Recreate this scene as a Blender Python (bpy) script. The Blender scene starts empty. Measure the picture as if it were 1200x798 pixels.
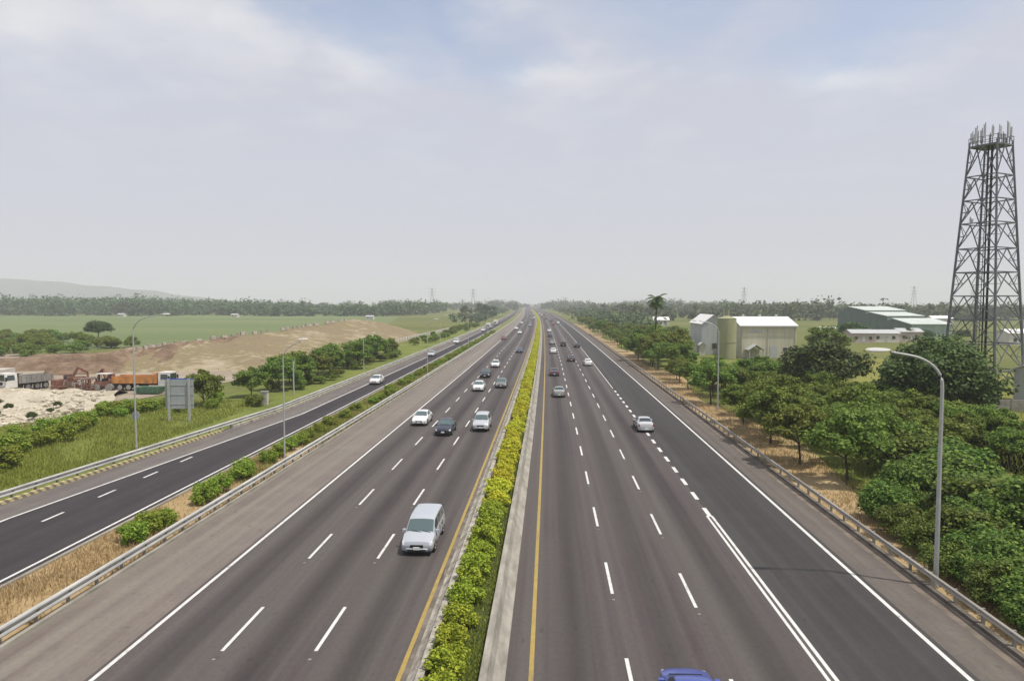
import bpy, bmesh, math, random
import numpy as np
from mathutils import Vector, Matrix
S = bpy.context.scene
COL = S.collection
R = math.radians
rnd = random.Random(7)
rng = np.random.default_rng(11)

# ------------------------------------------------------------------ camera
CAM_H = 13.77
cd = bpy.data.cameras.new('camera')
cam = bpy.data.objects.new('camera', cd); COL.objects.link(cam)
cam.location = (0, 0, CAM_H)
cam.rotation_euler = (R(90) - 0.0544, 0, 0.05463)
cd.sensor_width = 36; cd.lens = 815.5/1200*36
cd.clip_start = 0.5; cd.clip_end = 20000
S.camera = cam

# ------------------------------------------------------------------ sky, sun, exposure
SUN_EL, SUN_AZ = 66.0, 112.0          # azimuth measured from +Y (ahead) towards +X (right)
W = bpy.data.worlds.new('World'); S.world = W; W.use_nodes = True
nt = W.node_tree; nt.nodes.clear()
def N(nt, t, **k):
    n = nt.nodes.new(t)
    for a, b in k.items():
        if a.startswith('i_'):
            a = a[2:]; a = int(a) if a.isdigit() else a.replace('_', ' ')
            n.inputs[a].default_value = b
        else: setattr(n, a, b)
    return n
def L(nt, a, b): nt.links.new(a, b)
def ramp(nt, src, stops, interp='LINEAR'):
    n = nt.nodes.new('ShaderNodeValToRGB'); n.color_ramp.interpolation = interp
    e = n.color_ramp.elements
    while len(e) < len(stops): e.new(0.5)
    for q, (p, c) in zip(e, stops):
        q.position = p; q.color = c if len(c) == 4 else (*c, 1)
    L(nt, src, n.inputs[0]); return n.outputs[0]
def math_(nt, op, a, b=None, clamp=False):
    n = nt.nodes.new('ShaderNodeMath'); n.operation = op; n.use_clamp = clamp
    for i, v in enumerate((a, b)):
        if v is None: continue
        if isinstance(v, (int, float)): n.inputs[i].default_value = v
        else: L(nt, v, n.inputs[i])
    return n.outputs[0]
def mix(nt, f, a, b, mode='MIX'):
    n = nt.nodes.new('ShaderNodeMix'); n.data_type = 'RGBA'; n.blend_type = mode
    for s, v in ((0, f), (6, a), (7, b)):
        if isinstance(v, (int, float)): n.inputs[s].default_value = v
        elif isinstance(v, tuple): n.inputs[s].default_value = v if len(v) == 4 else (*v, 1)
        else: L(nt, v, n.inputs[s])
    return n.outputs[2]
sky = N(nt, 'ShaderNodeTexSky', sky_type='NISHITA', sun_disc=False, sun_elevation=R(SUN_EL), sun_rotation=R(SUN_AZ),
        altitude=20, air_density=1.0, dust_density=1.6, ozone_density=1.2)
tc = N(nt, 'ShaderNodeTexCoord')
sep = N(nt, 'ShaderNodeSeparateXYZ'); L(nt, tc.outputs['Generated'], sep.inputs[0])
zz = math_(nt, 'MAXIMUM', sep.outputs[2], 0.0)
inv = math_(nt, 'DIVIDE', 1.0, math_(nt, 'ADD', zz, 0.16))
vm = N(nt, 'ShaderNodeVectorMath', operation='SCALE'); L(nt, tc.outputs['Generated'], vm.inputs[0]); L(nt, inv, vm.inputs['Scale'])
mp = N(nt, 'ShaderNodeMapping'); mp.inputs['Location'].default_value = (3.35, 1.7, 0); mp.inputs['Scale'].default_value = (1, 1, 0.0)
L(nt, vm.outputs[0], mp.inputs[0])
n1 = N(nt, 'ShaderNodeTexNoise', i_Scale=1.5, i_Detail=6.0, i_Roughness=0.55, i_Distortion=0.3); L(nt, mp.outputs[0], n1.inputs['Vector'])
n2 = N(nt, 'ShaderNodeTexNoise', i_Scale=3.4, i_Detail=5.0, i_Roughness=0.55); L(nt, mp.outputs[0], n2.inputs['Vector'])
BLUE = [(-0.301, 1.606, 0.42, 0.75), (-0.201, 1.950, 0.30, 0.45), (0.306, 1.682, 0.45, 0.50), (0.723, 1.704, 0.45, 0.50), (-0.459, 1.677, 0.25, 0.40)]      # openings (centre and half widths on the cloud layer)
PUFF = [(-0.886, 1.618, 0.4, 0.45), (-1.177, 1.619, 0.4, 0.35), (-0.726, 1.719, 0.25, 0.3), (-0.013, 2.034, 0.32, 0.22), (0.859, 2.012, 0.32, 0.2), (-0.51, 1.946, 0.28, 0.3)]      # brighter cloud banks
# thin milky veil everywhere, opening to blue between the clouds higher up
def blob(cx, cy_, sx, sy):
    k = N(nt, 'ShaderNodeMapping'); k.inputs['Location'].default_value = (-cx/sx, -cy_/sy, 0); k.inputs['Scale'].default_value = (1/sx, 1/sy, 0)
    L(nt, wv, k.inputs[0]); v = N(nt, 'ShaderNodeVectorMath', operation='LENGTH'); L(nt, k.outputs[0], v.inputs[0])
    return ramp(nt, v.outputs['Value'], [(0.0, (1, 1, 1)), (1.0, (0, 0, 0))], 'EASE')
dv = N(nt, 'ShaderNodeVectorMath', operation='SUBTRACT', i_1=(0.5, 0.5, 0.5)); L(nt, n2.outputs['Color'], dv.inputs[0])
ds = N(nt, 'ShaderNodeVectorMath', operation='SCALE'); L(nt, dv.outputs[0], ds.inputs[0]); ds.inputs['Scale'].default_value = 0.55
wa = N(nt, 'ShaderNodeVectorMath', operation='ADD'); L(nt, vm.outputs[0], wa.inputs[0]); L(nt, ds.outputs[0], wa.inputs[1]); wv = wa.outputs[0]
def union(bs):
    o = blob(*bs[0])
    for q in bs[1:]: o = math_(nt, 'MAXIMUM', o, blob(*q))
    return o
high = ramp(nt, zz, [(0.10, (0, 0, 0)), (0.42, (1, 1, 1))])
cirrus = math_(nt, 'MULTIPLY', ramp(nt, n1.outputs[0], [(0.36, (1, 1, 1)), (0.60, (0, 0, 0))]), high)
open_ = math_(nt, 'ADD', math_(nt, 'MULTIPLY', cirrus, 0.30), math_(nt, 'MULTIPLY', union(BLUE), 0.62), True)
veil = math_(nt, 'SUBTRACT', 0.95, math_(nt, 'MULTIPLY', open_, 0.80))
soft = math_(nt, 'MULTIPLY', ramp(nt, n2.outputs[0], [(0.48, (0, 0, 0)), (0.70, (1, 1, 1))]), high)
puff = math_(nt, 'MAXIMUM', math_(nt, 'MULTIPLY', soft, 0.5), math_(nt, 'MULTIPLY', union(PUFF), math_(nt, 'ADD', 0.22, math_(nt, 'MULTIPLY', n2.outputs[0], 0.95))))
cloud = mix(nt, puff, (6.15, 6.25, 7.1), (8.6, 8.5, 8.55))
bright = N(nt, 'ShaderNodeVectorMath', operation='MULTIPLY', i_1=(1.9, 1.8, 1.75)); L(nt, sky.outputs[0], bright.inputs[0])
veil = math_(nt, 'MAXIMUM', veil, puff)
L(nt, mix(nt, veil, bright.outputs[0], cloud), (bg := N(nt, 'ShaderNodeBackground', i_Strength=0.1)).inputs[0])
L(nt, bg.outputs[0], N(nt, 'ShaderNodeOutputWorld').inputs[0])

sd = bpy.data.lights.new('sun', 'SUN'); sd.energy = 4.0; sd.angle = R(1.5); sd.color = (1.0, 0.94, 0.85)
so = bpy.data.objects.new('sun', sd); COL.objects.link(so)
dirv = Vector((math.sin(R(SUN_AZ))*math.cos(R(SUN_EL)), math.cos(R(SUN_AZ))*math.cos(R(SUN_EL)), math.sin(R(SUN_EL))))
so.rotation_euler = (-dirv).to_track_quat('-Z', 'Y').to_euler(); so.location = dirv*200
S.view_settings.view_transform = 'Standard'; S.view_settings.look = 'None'
S.view_settings.exposure = 0.0; S.view_settings.gamma = 1
S.render.engine = 'CYCLES'
cy = S.cycles
cy.use_denoising = True; cy.max_bounces = 6; cy.diffuse_bounces = 3; cy.glossy_bounces = 2
cy.transmission_bounces = 3; cy.volume_bounces = 1; cy.transparent_max_bounces = 6
cy.caustics_reflective = False; cy.caustics_refractive = False; cy.sample_clamp_indirect = 4

# ------------------------------------------------------------------ materials
def mat(name, col, rough=0.8, metal=0.0, spec=0.3, var=0.0, scale=1.0, bump=0.0, stretch=(1, 1, 1), col2=None, coat=0.0):
    m = bpy.data.materials.new(name); m.use_nodes = True; t = m.node_tree
    b = t.nodes['Principled BSDF']
    b.inputs['Roughness'].default_value = rough; b.inputs['Metallic'].default_value = metal
    b.inputs['Specular IOR Level'].default_value = spec; b.inputs['Coat Weight'].default_value = coat
    b.inputs['Base Color'].default_value = (*col, 1)
    if var or bump or col2:
        c = N(t, 'ShaderNodeTexCoord'); mpn = N(t, 'ShaderNodeMapping'); mpn.inputs['Scale'].default_value = stretch
        L(t, c.outputs['Object'], mpn.inputs[0])
        n = N(t, 'ShaderNodeTexNoise', i_Scale=scale, i_Detail=6.0, i_Roughness=0.62); L(t, mpn.outputs[0], n.inputs['Vector'])
        c2 = col2 or tuple(x*(1-var) for x in col)
        c1 = col if col2 else tuple(min(1, x*(1+var)) for x in col)
        L(t, ramp(t, n.outputs[0], [(0.32, c2), (0.68, c1)]), b.inputs['Base Color'])
        if bump:
            bn = N(t, 'ShaderNodeBump', i_Strength=bump, i_Distance=0.05); L(t, n.outputs[0], bn.inputs['Height']); L(t, bn.outputs[0], b.inputs['Normal'])
    return m

def asphalt(name, base, track=0.0, lane0=0.0, lane=3.7, dirt=(0.2, 0.17, 0.13), dirt_amt=0.15, grain=0.25, tint=(0.5, 0.5, 0.5)):
    m = bpy.data.materials.new(name); m.use_nodes = True; t = m.node_tree
    b = t.nodes['Principled BSDF']; b.inputs['Roughness'].default_value = 0.82; b.inputs['Specular IOR Level'].default_value = 0.25
    uv = N(t, 'ShaderNodeUVMap'); s = N(t, 'ShaderNodeSeparateXYZ'); L(t, uv.outputs[0], s.inputs[0])
    def noise(sx, sy, sc, det=4.0):
        mpn = N(t, 'ShaderNodeMapping'); mpn.inputs['Scale'].default_value = (sx, sy, 1); L(t, uv.outputs[0], mpn.inputs[0])
        n = N(t, 'ShaderNodeTexNoise', i_Scale=sc, i_Detail=det, i_Roughness=0.6); L(t, mpn.outputs[0], n.inputs['Vector']); return n.outputs[0]
    streak = noise(1.0, 0.008, 1.1, 3.0); patch = noise(0.25, 0.05, 1.0); fine = noise(3.0, 3.0, 9.0, 3.0); blot = noise(0.5, 0.35, 1.0, 5.0)
    col = mix(t, ramp(t, streak, [(0.35, (0, 0, 0)), (0.65, (1, 1, 1))]), (base[0]*0.74, base[1]*0.68, base[2]*0.73), (base[0]*1.17, base[1]*1.22, base[2]*1.18))
    col = mix(t, math_(t, 'MULTIPLY', ramp(t, patch, [(0.4, (0, 0, 0)), (0.62, (1, 1, 1))]), 0.5), col, tuple(base[i]*2*tint[i] for i in range(3)))
    if track:
        ph = math_(t, 'MULTIPLY', math_(t, 'SUBTRACT', s.outputs[0], lane0), 2*math.pi/lane)
        wob = math_(t, 'MULTIPLY', math_(t, 'SUBTRACT', streak, 0.5), 1.6)
        one = math_(t, 'COSINE', math_(t, 'ADD', ph, wob))                     # lane centre / lane edge
        two = math_(t, 'COSINE', math_(t, 'ADD', math_(t, 'MULTIPLY', ph, 2.0), wob))
        d = math_(t, 'ADD', math_(t, 'MULTIPLY', one, 0.62), math_(t, 'MULTIPLY', two, -0.30))
        d = math_(t, 'MULTIPLY_ADD', d, track)
        k = t.nodes[-1]; k.inputs[2].default_value = 1.0
        cmb = N(t, 'ShaderNodeCombineColor'); [L(t, d, cmb.inputs[i]) for i in range(3)]
        col = mix(t, 1.0, col, cmb.outputs[0], 'MULTIPLY')
    col = mix(t, math_(t, 'MULTIPLY', ramp(t, blot, [(0.45, (0, 0, 0)), (0.75, (1, 1, 1))]), dirt_amt), col, dirt)
    mid = noise(1.6, 1.2, 3.0, 8.0)
    col = mix(t, 1.0, col, ramp(t, mid, [(0.30, (0.90,)*3), (0.50, (1.0,)*3), (0.70, (1.08,)*3)]), 'MULTIPLY')
    spot = noise(2.2, 1.1, 1.0, 2.0)
    col = mix(t, 1.0, col, ramp(t, spot, [(0.66, (1.0,)*3), (0.74, (0.78,)*3)]), 'MULTIPLY')
    g = ramp(t, fine, [(0.3, (1-grain,)*3), (0.7, (1+grain,)*3)])
    col = mix(t, 1.0, col, g, 'MULTIPLY')
    L(t, col, b.inputs['Base Color'])
    bn = N(t, 'ShaderNodeBump', i_Strength=0.25, i_Distance=0.01); L(t, fine, bn.inputs['Height']); L(t, bn.outputs[0], b.inputs['Normal'])
    return m

def foliage(name, dark, mid, light, transl=0.36, hue=0.06, val=0.42):
    m = bpy.data.materials.new(name); m.use_nodes = True; t = m.node_tree
    b = t.nodes['Principled BSDF']; b.inputs['Roughness'].default_value = 0.62; b.inputs['Specular IOR Level'].default_value = 0.25
    g = N(t, 'ShaderNodeNewGeometry'); oi = N(t, 'ShaderNodeObjectInfo')
    c = ramp(t, g.outputs['Random Per Island'], [(0.0, dark), (0.5, mid), (1.0, light)])
    tco = N(t, 'ShaderNodeTexCoord')
    n = N(t, 'ShaderNodeTexNoise', i_Scale=0.55, i_Detail=3.0); L(t, tco.outputs['Object'], n.inputs['Vector'])
    h = N(t, 'ShaderNodeHueSaturation')
    L(t, math_(t, 'MULTIPLY_ADD', oi.outputs['Random'], hue), h.inputs['Hue']); t.nodes[-1].inputs[2].default_value = 0.5-hue/2
    v = math_(t, 'MULTIPLY_ADD', oi.outputs['Random'], val); t.nodes[-1].inputs[2].default_value = 0.84-val/2
    L(t, math_(t, 'ADD', v, math_(t, 'MULTIPLY', n.outputs[0], 0.52)), h.inputs['Value'])
    L(t, c, h.inputs['Color']); L(t, h.outputs[0], b.inputs['Base Color'])
    tr = N(t, 'ShaderNodeBsdfTranslucent'); L(t, h.outputs[0], tr.inputs[0])
    ms = N(t, 'ShaderNodeMixShader', i_0=transl); L(t, b.outputs[0], ms.inputs[1]); L(t, tr.outputs[0], ms.inputs[2])
    L(t, ms.outputs[0], t.nodes['Material Output'].inputs[0])
    return m

def ground_mat(name, stops, scale=0.05, fine=1.2, bump=0.4, fmix=0.45, stretch=(1, 1, 1)):
    m = bpy.data.materials.new(name); m.use_nodes = True; t = m.node_tree
    b = t.nodes['Principled BSDF']; b.inputs['Roughness'].default_value = 0.95; b.inputs['Specular IOR Level'].default_value = 0.1
    c = N(t, 'ShaderNodeTexCoord'); mpn = N(t, 'ShaderNodeMapping'); mpn.inputs['Scale'].default_value = stretch; L(t, c.outputs['Object'], mpn.inputs[0])
    a = N(t, 'ShaderNodeTexNoise', i_Scale=scale, i_Detail=8.0, i_Roughness=0.62); L(t, mpn.outputs[0], a.inputs['Vector'])
    f = N(t, 'ShaderNodeTexNoise', i_Scale=fine, i_Detail=6.0, i_Roughness=0.7); L(t, mpn.outputs[0], f.inputs['Vector'])
    x = math_(t, 'ADD', math_(t, 'MULTIPLY', a.outputs[0], 1-fmix), math_(t, 'MULTIPLY', f.outputs[0], fmix))
    L(t, ramp(t, x, stops), b.inputs['Base Color'])
    bn = N(t, 'ShaderNodeBump', i_Strength=bump, i_Distance=0.3); L(t, f.outputs[0], bn.inputs['Height']); L(t, bn.outputs[0], b.inputs['Normal'])
    return m

M = {}
M['road'] = asphalt('worn_asphalt', (0.079, 0.068, 0.064), 0.34, -5.5, 3.72, dirt=(0.10, 0.082, 0.073), tint=(0.53, 0.56, 0.53))
M['road_r'] = asphalt('worn_asphalt_brown', (0.079, 0.068, 0.064), 0.32, -0.65, 3.66, dirt=(0.10, 0.082, 0.073), tint=(0.52, 0.55, 0.52))
M['merge'] = asphalt('dark_asphalt', (0.052, 0.049, 0.047), 0.06, 10.4, 5.0, dirt=(0.08, 0.073, 0.066), dirt_amt=0.2, grain=0.3, tint=(0.5, 0.5, 0.5))
M['ramp'] = asphalt('new_dark_asphalt', (0.040, 0.034, 0.036), 0.05, -27.0, 4.9, dirt=(0.10, 0.09, 0.09), dirt_amt=0.15, grain=0.3)
M['shoulder'] = asphalt('dusty_shoulder', (0.185, 0.162, 0.137), 0, dirt=(0.25, 0.215, 0.17), dirt_amt=0.4, grain=0.18)
M['shoulder_r'] = asphalt('brown_shoulder', (0.125, 0.108, 0.093), 0, dirt=(0.08, 0.07, 0.06), dirt_amt=0.55, grain=0.25)
M['shoulder_l'] = asphalt('grey_shoulder', (0.135, 0.12, 0.11), 0, dirt=(0.25, 0.22, 0.18), dirt_amt=0.3, grain=0.2)
def paint(name, col, worn):
    m = bpy.data.materials.new(name); m.use_nodes = True; t = m.node_tree; b = t.nodes['Principled BSDF']; b.inputs['Roughness'].default_value = 0.75
    g = N(t, 'ShaderNodeNewGeometry'); n = N(t, 'ShaderNodeTexNoise', i_Scale=2.2, i_Detail=8.0, i_Roughness=0.75); L(t, g.outputs['Position'], n.inputs['Vector'])
    n_ = N(t, 'ShaderNodeTexNoise', i_Scale=0.22, i_Detail=2.0); L(t, g.outputs['Position'], n_.inputs['Vector'])
    w = math_(t, 'ADD', n.outputs[0], math_(t, 'MULTIPLY', n_.outputs[0], 0.25))
    L(t, ramp(t, w, [(0.42, (0.16, 0.14, 0.13)), (0.53, tuple(x*.82 for x in col)), (0.72, col)]), b.inputs['Base Color']); return m
M['white_paint'] = paint('white_road_paint', (0.66, 0.65, 0.62), 0)
M['yellow_paint'] = paint('yellow_road_paint', (0.37, 0.265, 0.07), 0)
M['concrete'] = mat('weathered_concrete', (0.38, 0.36, 0.305), 0.9, col2=(0.20, 0.185, 0.155), scale=1.6, bump=0.5, stretch=(1, 0.35, 1))
M['concrete_dirty'] = mat('mossy_concrete', (0.50, 0.47, 0.40), 0.9, col2=(0.17, 0.145, 0.11), scale=2.4, bump=0.8, stretch=(1, 0.6, 1))
M['kerb_dark'] = mat('dark_stained_kerb', (0.20, 0.18, 0.15), 0.95, col2=(0.06, 0.05, 0.042), scale=1.6, bump=0.6, stretch=(1, 0.5, 1))
M['pale_concrete'] = mat('pale_concrete', (0.50, 0.47, 0.41), 0.9, var=0.25, scale=0.8, bump=0.3)
M['steel'] = mat('galvanised_steel', (0.56, 0.555, 0.52), 0.55, 0.35, 0.4, var=0.24, scale=1.5, stretch=(1, 0.3, 1))
M['steel_dull'] = mat('dull_steel', (0.26, 0.25, 0.23), 0.7, 0.2, 0.3, var=0.25, scale=2)
M['steel_brown'] = mat('stained_steel', (0.40, 0.37, 0.32), 0.65, 0.25, 0.3, var=0.25, scale=1.0, stretch=(1, 0.3, 1))
M['pole'] = mat('pole_steel', (0.46, 0.47, 0.45), 0.5, 0.3, 0.4, var=0.1, scale=2)
M['tower'] = mat('tower_steel', (0.15, 0.16, 0.17), 0.6, 0.3, 0.3, var=0.3, scale=0.6)
M['tower_pale'] = mat('antenna_plastic', (0.55, 0.56, 0.57), 0.5)
M['lamp_white'] = mat('lamp_housing', (0.78, 0.78, 0.74), 0.4)
M['bark'] = mat('bark', (0.075, 0.055, 0.04), 0.95, var=0.35, scale=4, bump=0.6, stretch=(1, 1, 0.25))
M['leaf_tree'] = foliage('tree_leaves', (0.060, 0.098, 0.014), (0.135, 0.195, 0.028), (0.250, 0.315, 0.052))
M['leaf_dark'] = foliage('dark_tree_leaves', (0.022, 0.048, 0.012), (0.050, 0.092, 0.020), (0.105, 0.155, 0.036), 0.2)
M['leaf_olive'] = foliage('olive_tree_leaves', (0.036, 0.056, 0.015), (0.072, 0.100, 0.025), (0.130, 0.160, 0.042), 0.2)
M['leaf_bush'] = foliage('bush_leaves', (0.068, 0.112, 0.016), (0.145, 0.208, 0.030), (0.25, 0.305, 0.052))
M['leaf_bright'] = foliage('bright_bush_leaves', (0.095, 0.150, 0.015), (0.205, 0.280, 0.028), (0.345, 0.395, 0.055))
M['leaf_thick'] = foliage('thicket_leaves', (0.040, 0.078, 0.012), (0.104, 0.165, 0.024), (0.215, 0.275, 0.046), 0.3, 0.05, 0.4)
M['leaf_hedge'] = foliage('hedge_leaves', (0.115, 0.165, 0.012), (0.27, 0.34, 0.024), (0.44, 0.49, 0.045), 0.3, 0.03, 0.15)
M['leaf_hedge_y'] = foliage('yellow_hedge_leaves', (0.25, 0.28, 0.016), (0.48, 0.49, 0.026), (0.68, 0.65, 0.055), 0.3, 0.03, 0.15)
M['leaf_far'] = foliage('far_leaves', (0.032, 0.058, 0.022), (0.060, 0.095, 0.034), (0.105, 0.145, 0.052), 0.2)
M['grass_dry'] = foliage('dry_grass', (0.27, 0.19, 0.085), (0.40, 0.30, 0.15), (0.55, 0.44, 0.24), 0.25, 0.02, 0.1)
M['grass'] = foliage('green_grass', (0.13, 0.16, 0.024), (0.22, 0.255, 0.038), (0.32, 0.34, 0.07), 0.25, 0.03, 0.1)
M['ground'] = ground_mat('grassland', [(0.30, (0.062, 0.082, 0.024)), (0.46, (0.110, 0.130, 0.036)), (0.58, (0.16, 0.165, 0.05)), (0.72, (0.23, 0.20, 0.09))], 0.012, 0.6)
M['field'] = ground_mat('crop_field', [(0.32, (0.095, 0.135, 0.055)), (0.5, (0.14, 0.178, 0.072)), (0.68, (0.195, 0.215, 0.095))], 0.008, 0.8, fmix=0.35, stretch=(0.4, 1, 1))
M['field_y'] = ground_mat('yellow_meadow', [(0.30, (0.13, 0.14, 0.035)), (0.5, (0.20, 0.20, 0.05)), (0.7, (0.27, 0.24, 0.07))], 0.06, 1.0)
M['verge_dry'] = ground_mat('dry_verge', [(0.32, (0.20, 0.14, 0.065)), (0.45, (0.34, 0.24, 0.12)), (0.58, (0.42, 0.32, 0.18)), (0.70, (0.24, 0.22, 0.08))], 0.10, 1.3)
M['verge_green'] = ground_mat('green_bank', [(0.32, (0.08, 0.105, 0.026)), (0.5, (0.15, 0.18, 0.04)), (0.68, (0.22, 0.23, 0.07))], 0.10, 1.3)
M['dirt'] = ground_mat('yard_dirt', [(0.30, (0.20, 0.155, 0.11)), (0.5, (0.30, 0.25, 0.19)), (0.7, (0.42, 0.36, 0.29))], 0.05, 0.9)
M['sand'] = ground_mat('sandy_earth', [(0.34, (0.13, 0.085, 0.055)), (0.42, (0.235, 0.185, 0.12)), (0.49, (0.20, 0.165, 0.085)), (0.56, (0.32, 0.265, 0.175)), (0.68, (0.40, 0.35, 0.26))], 0.06, 0.5, fmix=0.5)
M['redearth'] = ground_mat('red_earth', [(0.36, (0.09, 0.058, 0.040)), (0.5, (0.18, 0.125, 0.082)), (0.64, (0.31, 0.24, 0.17))], 0.09, 0.8)
M['rubble'] = mat('pale_rubble', (0.50, 0.45, 0.36), 0.95, var=0.28, scale=0.9, bump=0.6)
M['rubble_bed'] = ground_mat('rubble_bed', [(0.36, (0.26, 0.22, 0.16)), (0.47, (0.44, 0.39, 0.29)), (0.66, (0.55, 0.50, 0.41))], 0.3, 1.6)
M['soil'] = ground_mat('planter_soil', [(0.35, (0.045, 0.055, 0.018)), (0.55, (0.075, 0.09, 0.028)), (0.7, (0.11, 0.11, 0.045))], 0.6, 3.0)
M['hill'] = ground_mat('hill_forest', [(0.35, (0.03, 0.05, 0.03)), (0.65, (0.07, 0.09, 0.05))], 0.01, 0.1)
M['rubber'] = mat('tyre_rubber', (0.022, 0.022, 0.022), 0.9)
M['black'] = mat('black_plastic', (0.018, 0.018, 0.019), 0.6)
M['rim'] = mat('alloy', (0.45, 0.45, 0.46), 0.35, 0.8)
M['glass'] = mat('tinted_glass', (0.030, 0.045, 0.050), 0.06, 0.0, 0.9)
M['glass_pale'] = mat('windscreen_glass', (0.075, 0.115, 0.115), 0.05, 0.0, 1.0)
M['lens'] = mat('headlight_lens', (0.70, 0.70, 0.70), 0.15, 0.1, 0.8)
M['tail'] = mat('tail_lens', (0.30, 0.015, 0.012), 0.2, 0.0, 0.6)
M['plate'] = mat('plate_white', (0.75, 0.75, 0.73), 0.5)
m = bpy.data.materials.new('car_paint'); m.use_nodes = True; b = m.node_tree.nodes['Principled BSDF']
oi = N(m.node_tree, 'ShaderNodeObjectInfo'); L(m.node_tree, oi.outputs['Color'], b.inputs['Base Color'])
b.inputs['Roughness'].default_value = 0.32; b.inputs['Coat Weight'].default_value = 0.5; b.inputs['Metallic'].default_value = 0.15; b.inputs['Coat Roughness'].default_value = 0.08
M['paint'] = m
def cladding(name, col, rough=0.7, amt=0.16, pitch=3.0):
    m = mat(name, col, rough, var=amt, scale=0.9, stretch=(1, 1, 0.12)); t = m.node_tree; b = t.nodes['Principled BSDF']
    c = N(t, 'ShaderNodeTexCoord'); sp = N(t, 'ShaderNodeSeparateXYZ'); L(t, c.outputs['Object'], sp.inputs[0])
    w = math_(t, 'SINE', math_(t, 'MULTIPLY', math_(t, 'ADD', sp.outputs[0], sp.outputs[1]), 6.283*pitch))
    bn = N(t, 'ShaderNodeBump', i_Strength=0.5, i_Distance=0.03); L(t, w, bn.inputs['Height']); L(t, bn.outputs[0], b.inputs['Normal']); return m
M['wall_cream'] = cladding('cream_cladding', (0.56, 0.53, 0.40), amt=.09)
M['wall_grey'] = cladding('blue_grey_cladding', (0.46, 0.48, 0.46), amt=.1)
M['wall_green'] = cladding('dark_green_cladding', (0.095, 0.140, 0.122), pitch=1.5)
M['wall_palegreen'] = cladding('pale_green_cladding', (0.30, 0.38, 0.32), pitch=1.5)
M['wall_white'] = mat('white_render', (0.60, 0.57, 0.52), 0.85, var=0.12, scale=0.8)
M['wall_pink'] = mat('pinkish_render', (0.45, 0.36, 0.33), 0.85, var=0.12, scale=0.8)
M['roof_white'] = mat('white_sheet_roof', (0.80, 0.79, 0.76), 0.55, var=0.05, scale=0.5)
M['roof_green'] = mat('pale_green_sheet_roof', (0.52, 0.57, 0.52), 0.55, var=0.12, scale=0.25)
M['roof_grey'] = mat('grey_sheet_roof', (0.45, 0.46, 0.46), 0.6, var=0.1, scale=0.5)
M['silo'] = mat('olive_silo_paint', (0.31, 0.31, 0.18), 0.6, var=0.12, scale=0.8, stretch=(1, 1, 0.2))
M['sign_back'] = mat('sign_back_aluminium', (0.36, 0.38, 0.38), 0.6, 0.0, 0.4, var=0.06, scale=1.0)
M['sign_blue'] = mat('sign_blue_face', (0.05, 0.10, 0.42), 0.5)
M['orange'] = mat('orange_dump_paint', (0.52, 0.235, 0.075), 0.7, var=0.3, scale=1.2)
M['truck_white'] = mat('truck_white_paint', (0.64, 0.62, 0.58), 0.55, var=0.14, scale=1)
M['rust'] = mat('rusty_steel', (0.30, 0.13, 0.085), 0.85, col2=(0.10, 0.06, 0.05), scale=1.5, bump=0.3)
M['skip_green'] = mat('green_skip_paint', (0.10, 0.19, 0.12), 0.65, var=0.2, scale=1)
M['yellow_machine'] = mat('machine_yellow', (0.50, 0.31, 0.05), 0.6, var=0.15, scale=1)
# yellow / black painted kerb
m = bpy.data.materials.new('striped_kerb_paint'); m.use_nodes = True; t = m.node_tree; b = t.nodes['Principled BSDF']; b.inputs['Roughness'].default_value = 0.85
uvn = N(t, 'ShaderNodeUVMap'); s_ = N(t, 'ShaderNodeSeparateXYZ'); L(t, uvn.outputs[0], s_.inputs[0])
fr = math_(t, 'FRACT', math_(t, 'DIVIDE', math_(t, 'ADD', s_.outputs[1], s_.outputs[0]), 0.68))
L(t, mix(t, math_(t, 'GREATER_THAN', fr, 0.5), (0.52, 0.44, 0.22), (0.20, 0.17, 0.12)), b.inputs['Base Color'])
M['striped'] = m

# ------------------------------------------------------------------ helpers
def bend(y):
    y = max(y, 0.0)
    return -2.0e-5*y*y if y < 900 else -16.2-0.036*(y-900)
def slope(y): return -(4e-5*max(0, min(y, 900)))
def tag(o, label=None, cat=None, group=None, kind=None):
    for k, v in (('label', label), ('category', cat), ('group', group), ('kind', kind)):
        if v: o[k] = v
    return o
def link(name, data, parent=None, loc=None, rz=None):
    o = bpy.data.objects.new(name, data); COL.objects.link(o)
    if parent: o.parent = parent
    if loc is not None: o.location = loc
    if rz is not None: o.rotation_euler = (0, 0, rz)
    return o
def empty(name, loc, rz=0.0, label=None, cat=None, group=None):
    o = link(name, None, None, loc, rz); o.empty_display_size = 0.3
    return tag(o, label, cat, group)
def mk(name, V, F, m, uv=None, smooth=False):
    me = bpy.data.meshes.new(name)
    V = np.asarray(V, dtype=np.float32).reshape(-1, 3)
    if isinstance(F, np.ndarray):
        n, k = F.shape
        me.vertices.add(len(V)); me.vertices.foreach_set('co', V.ravel())
        me.loops.add(n*k); me.loops.foreach_set('vertex_index', F.astype(np.int32).ravel())
        me.polygons.add(n); me.polygons.foreach_set('loop_start', np.arange(0, n*k, k, dtype=np.int32))
        me.update(calc_edges=True)
    else:
        me.from_pydata(V.tolist(), [], F); me.update()
    ms = m if isinstance(m, list) else [m]
    for q in ms: me.materials.append(q)
    if uv is not None:
        ul = me.uv_layers.new(name='UVMap'); li = np.empty(len(me.loops), dtype=np.int32); me.loops.foreach_get('vertex_index', li)
        ul.data.foreach_set('uv', np.asarray(uv, dtype=np.float32)[li].ravel())
    if smooth:
        me.polygons.foreach_set('use_smooth', np.ones(len(me.polygons), dtype=bool))
        if smooth is not True: me.set_sharp_from_angle(angle=R(smooth))
    me.validate()
    return me
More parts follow.
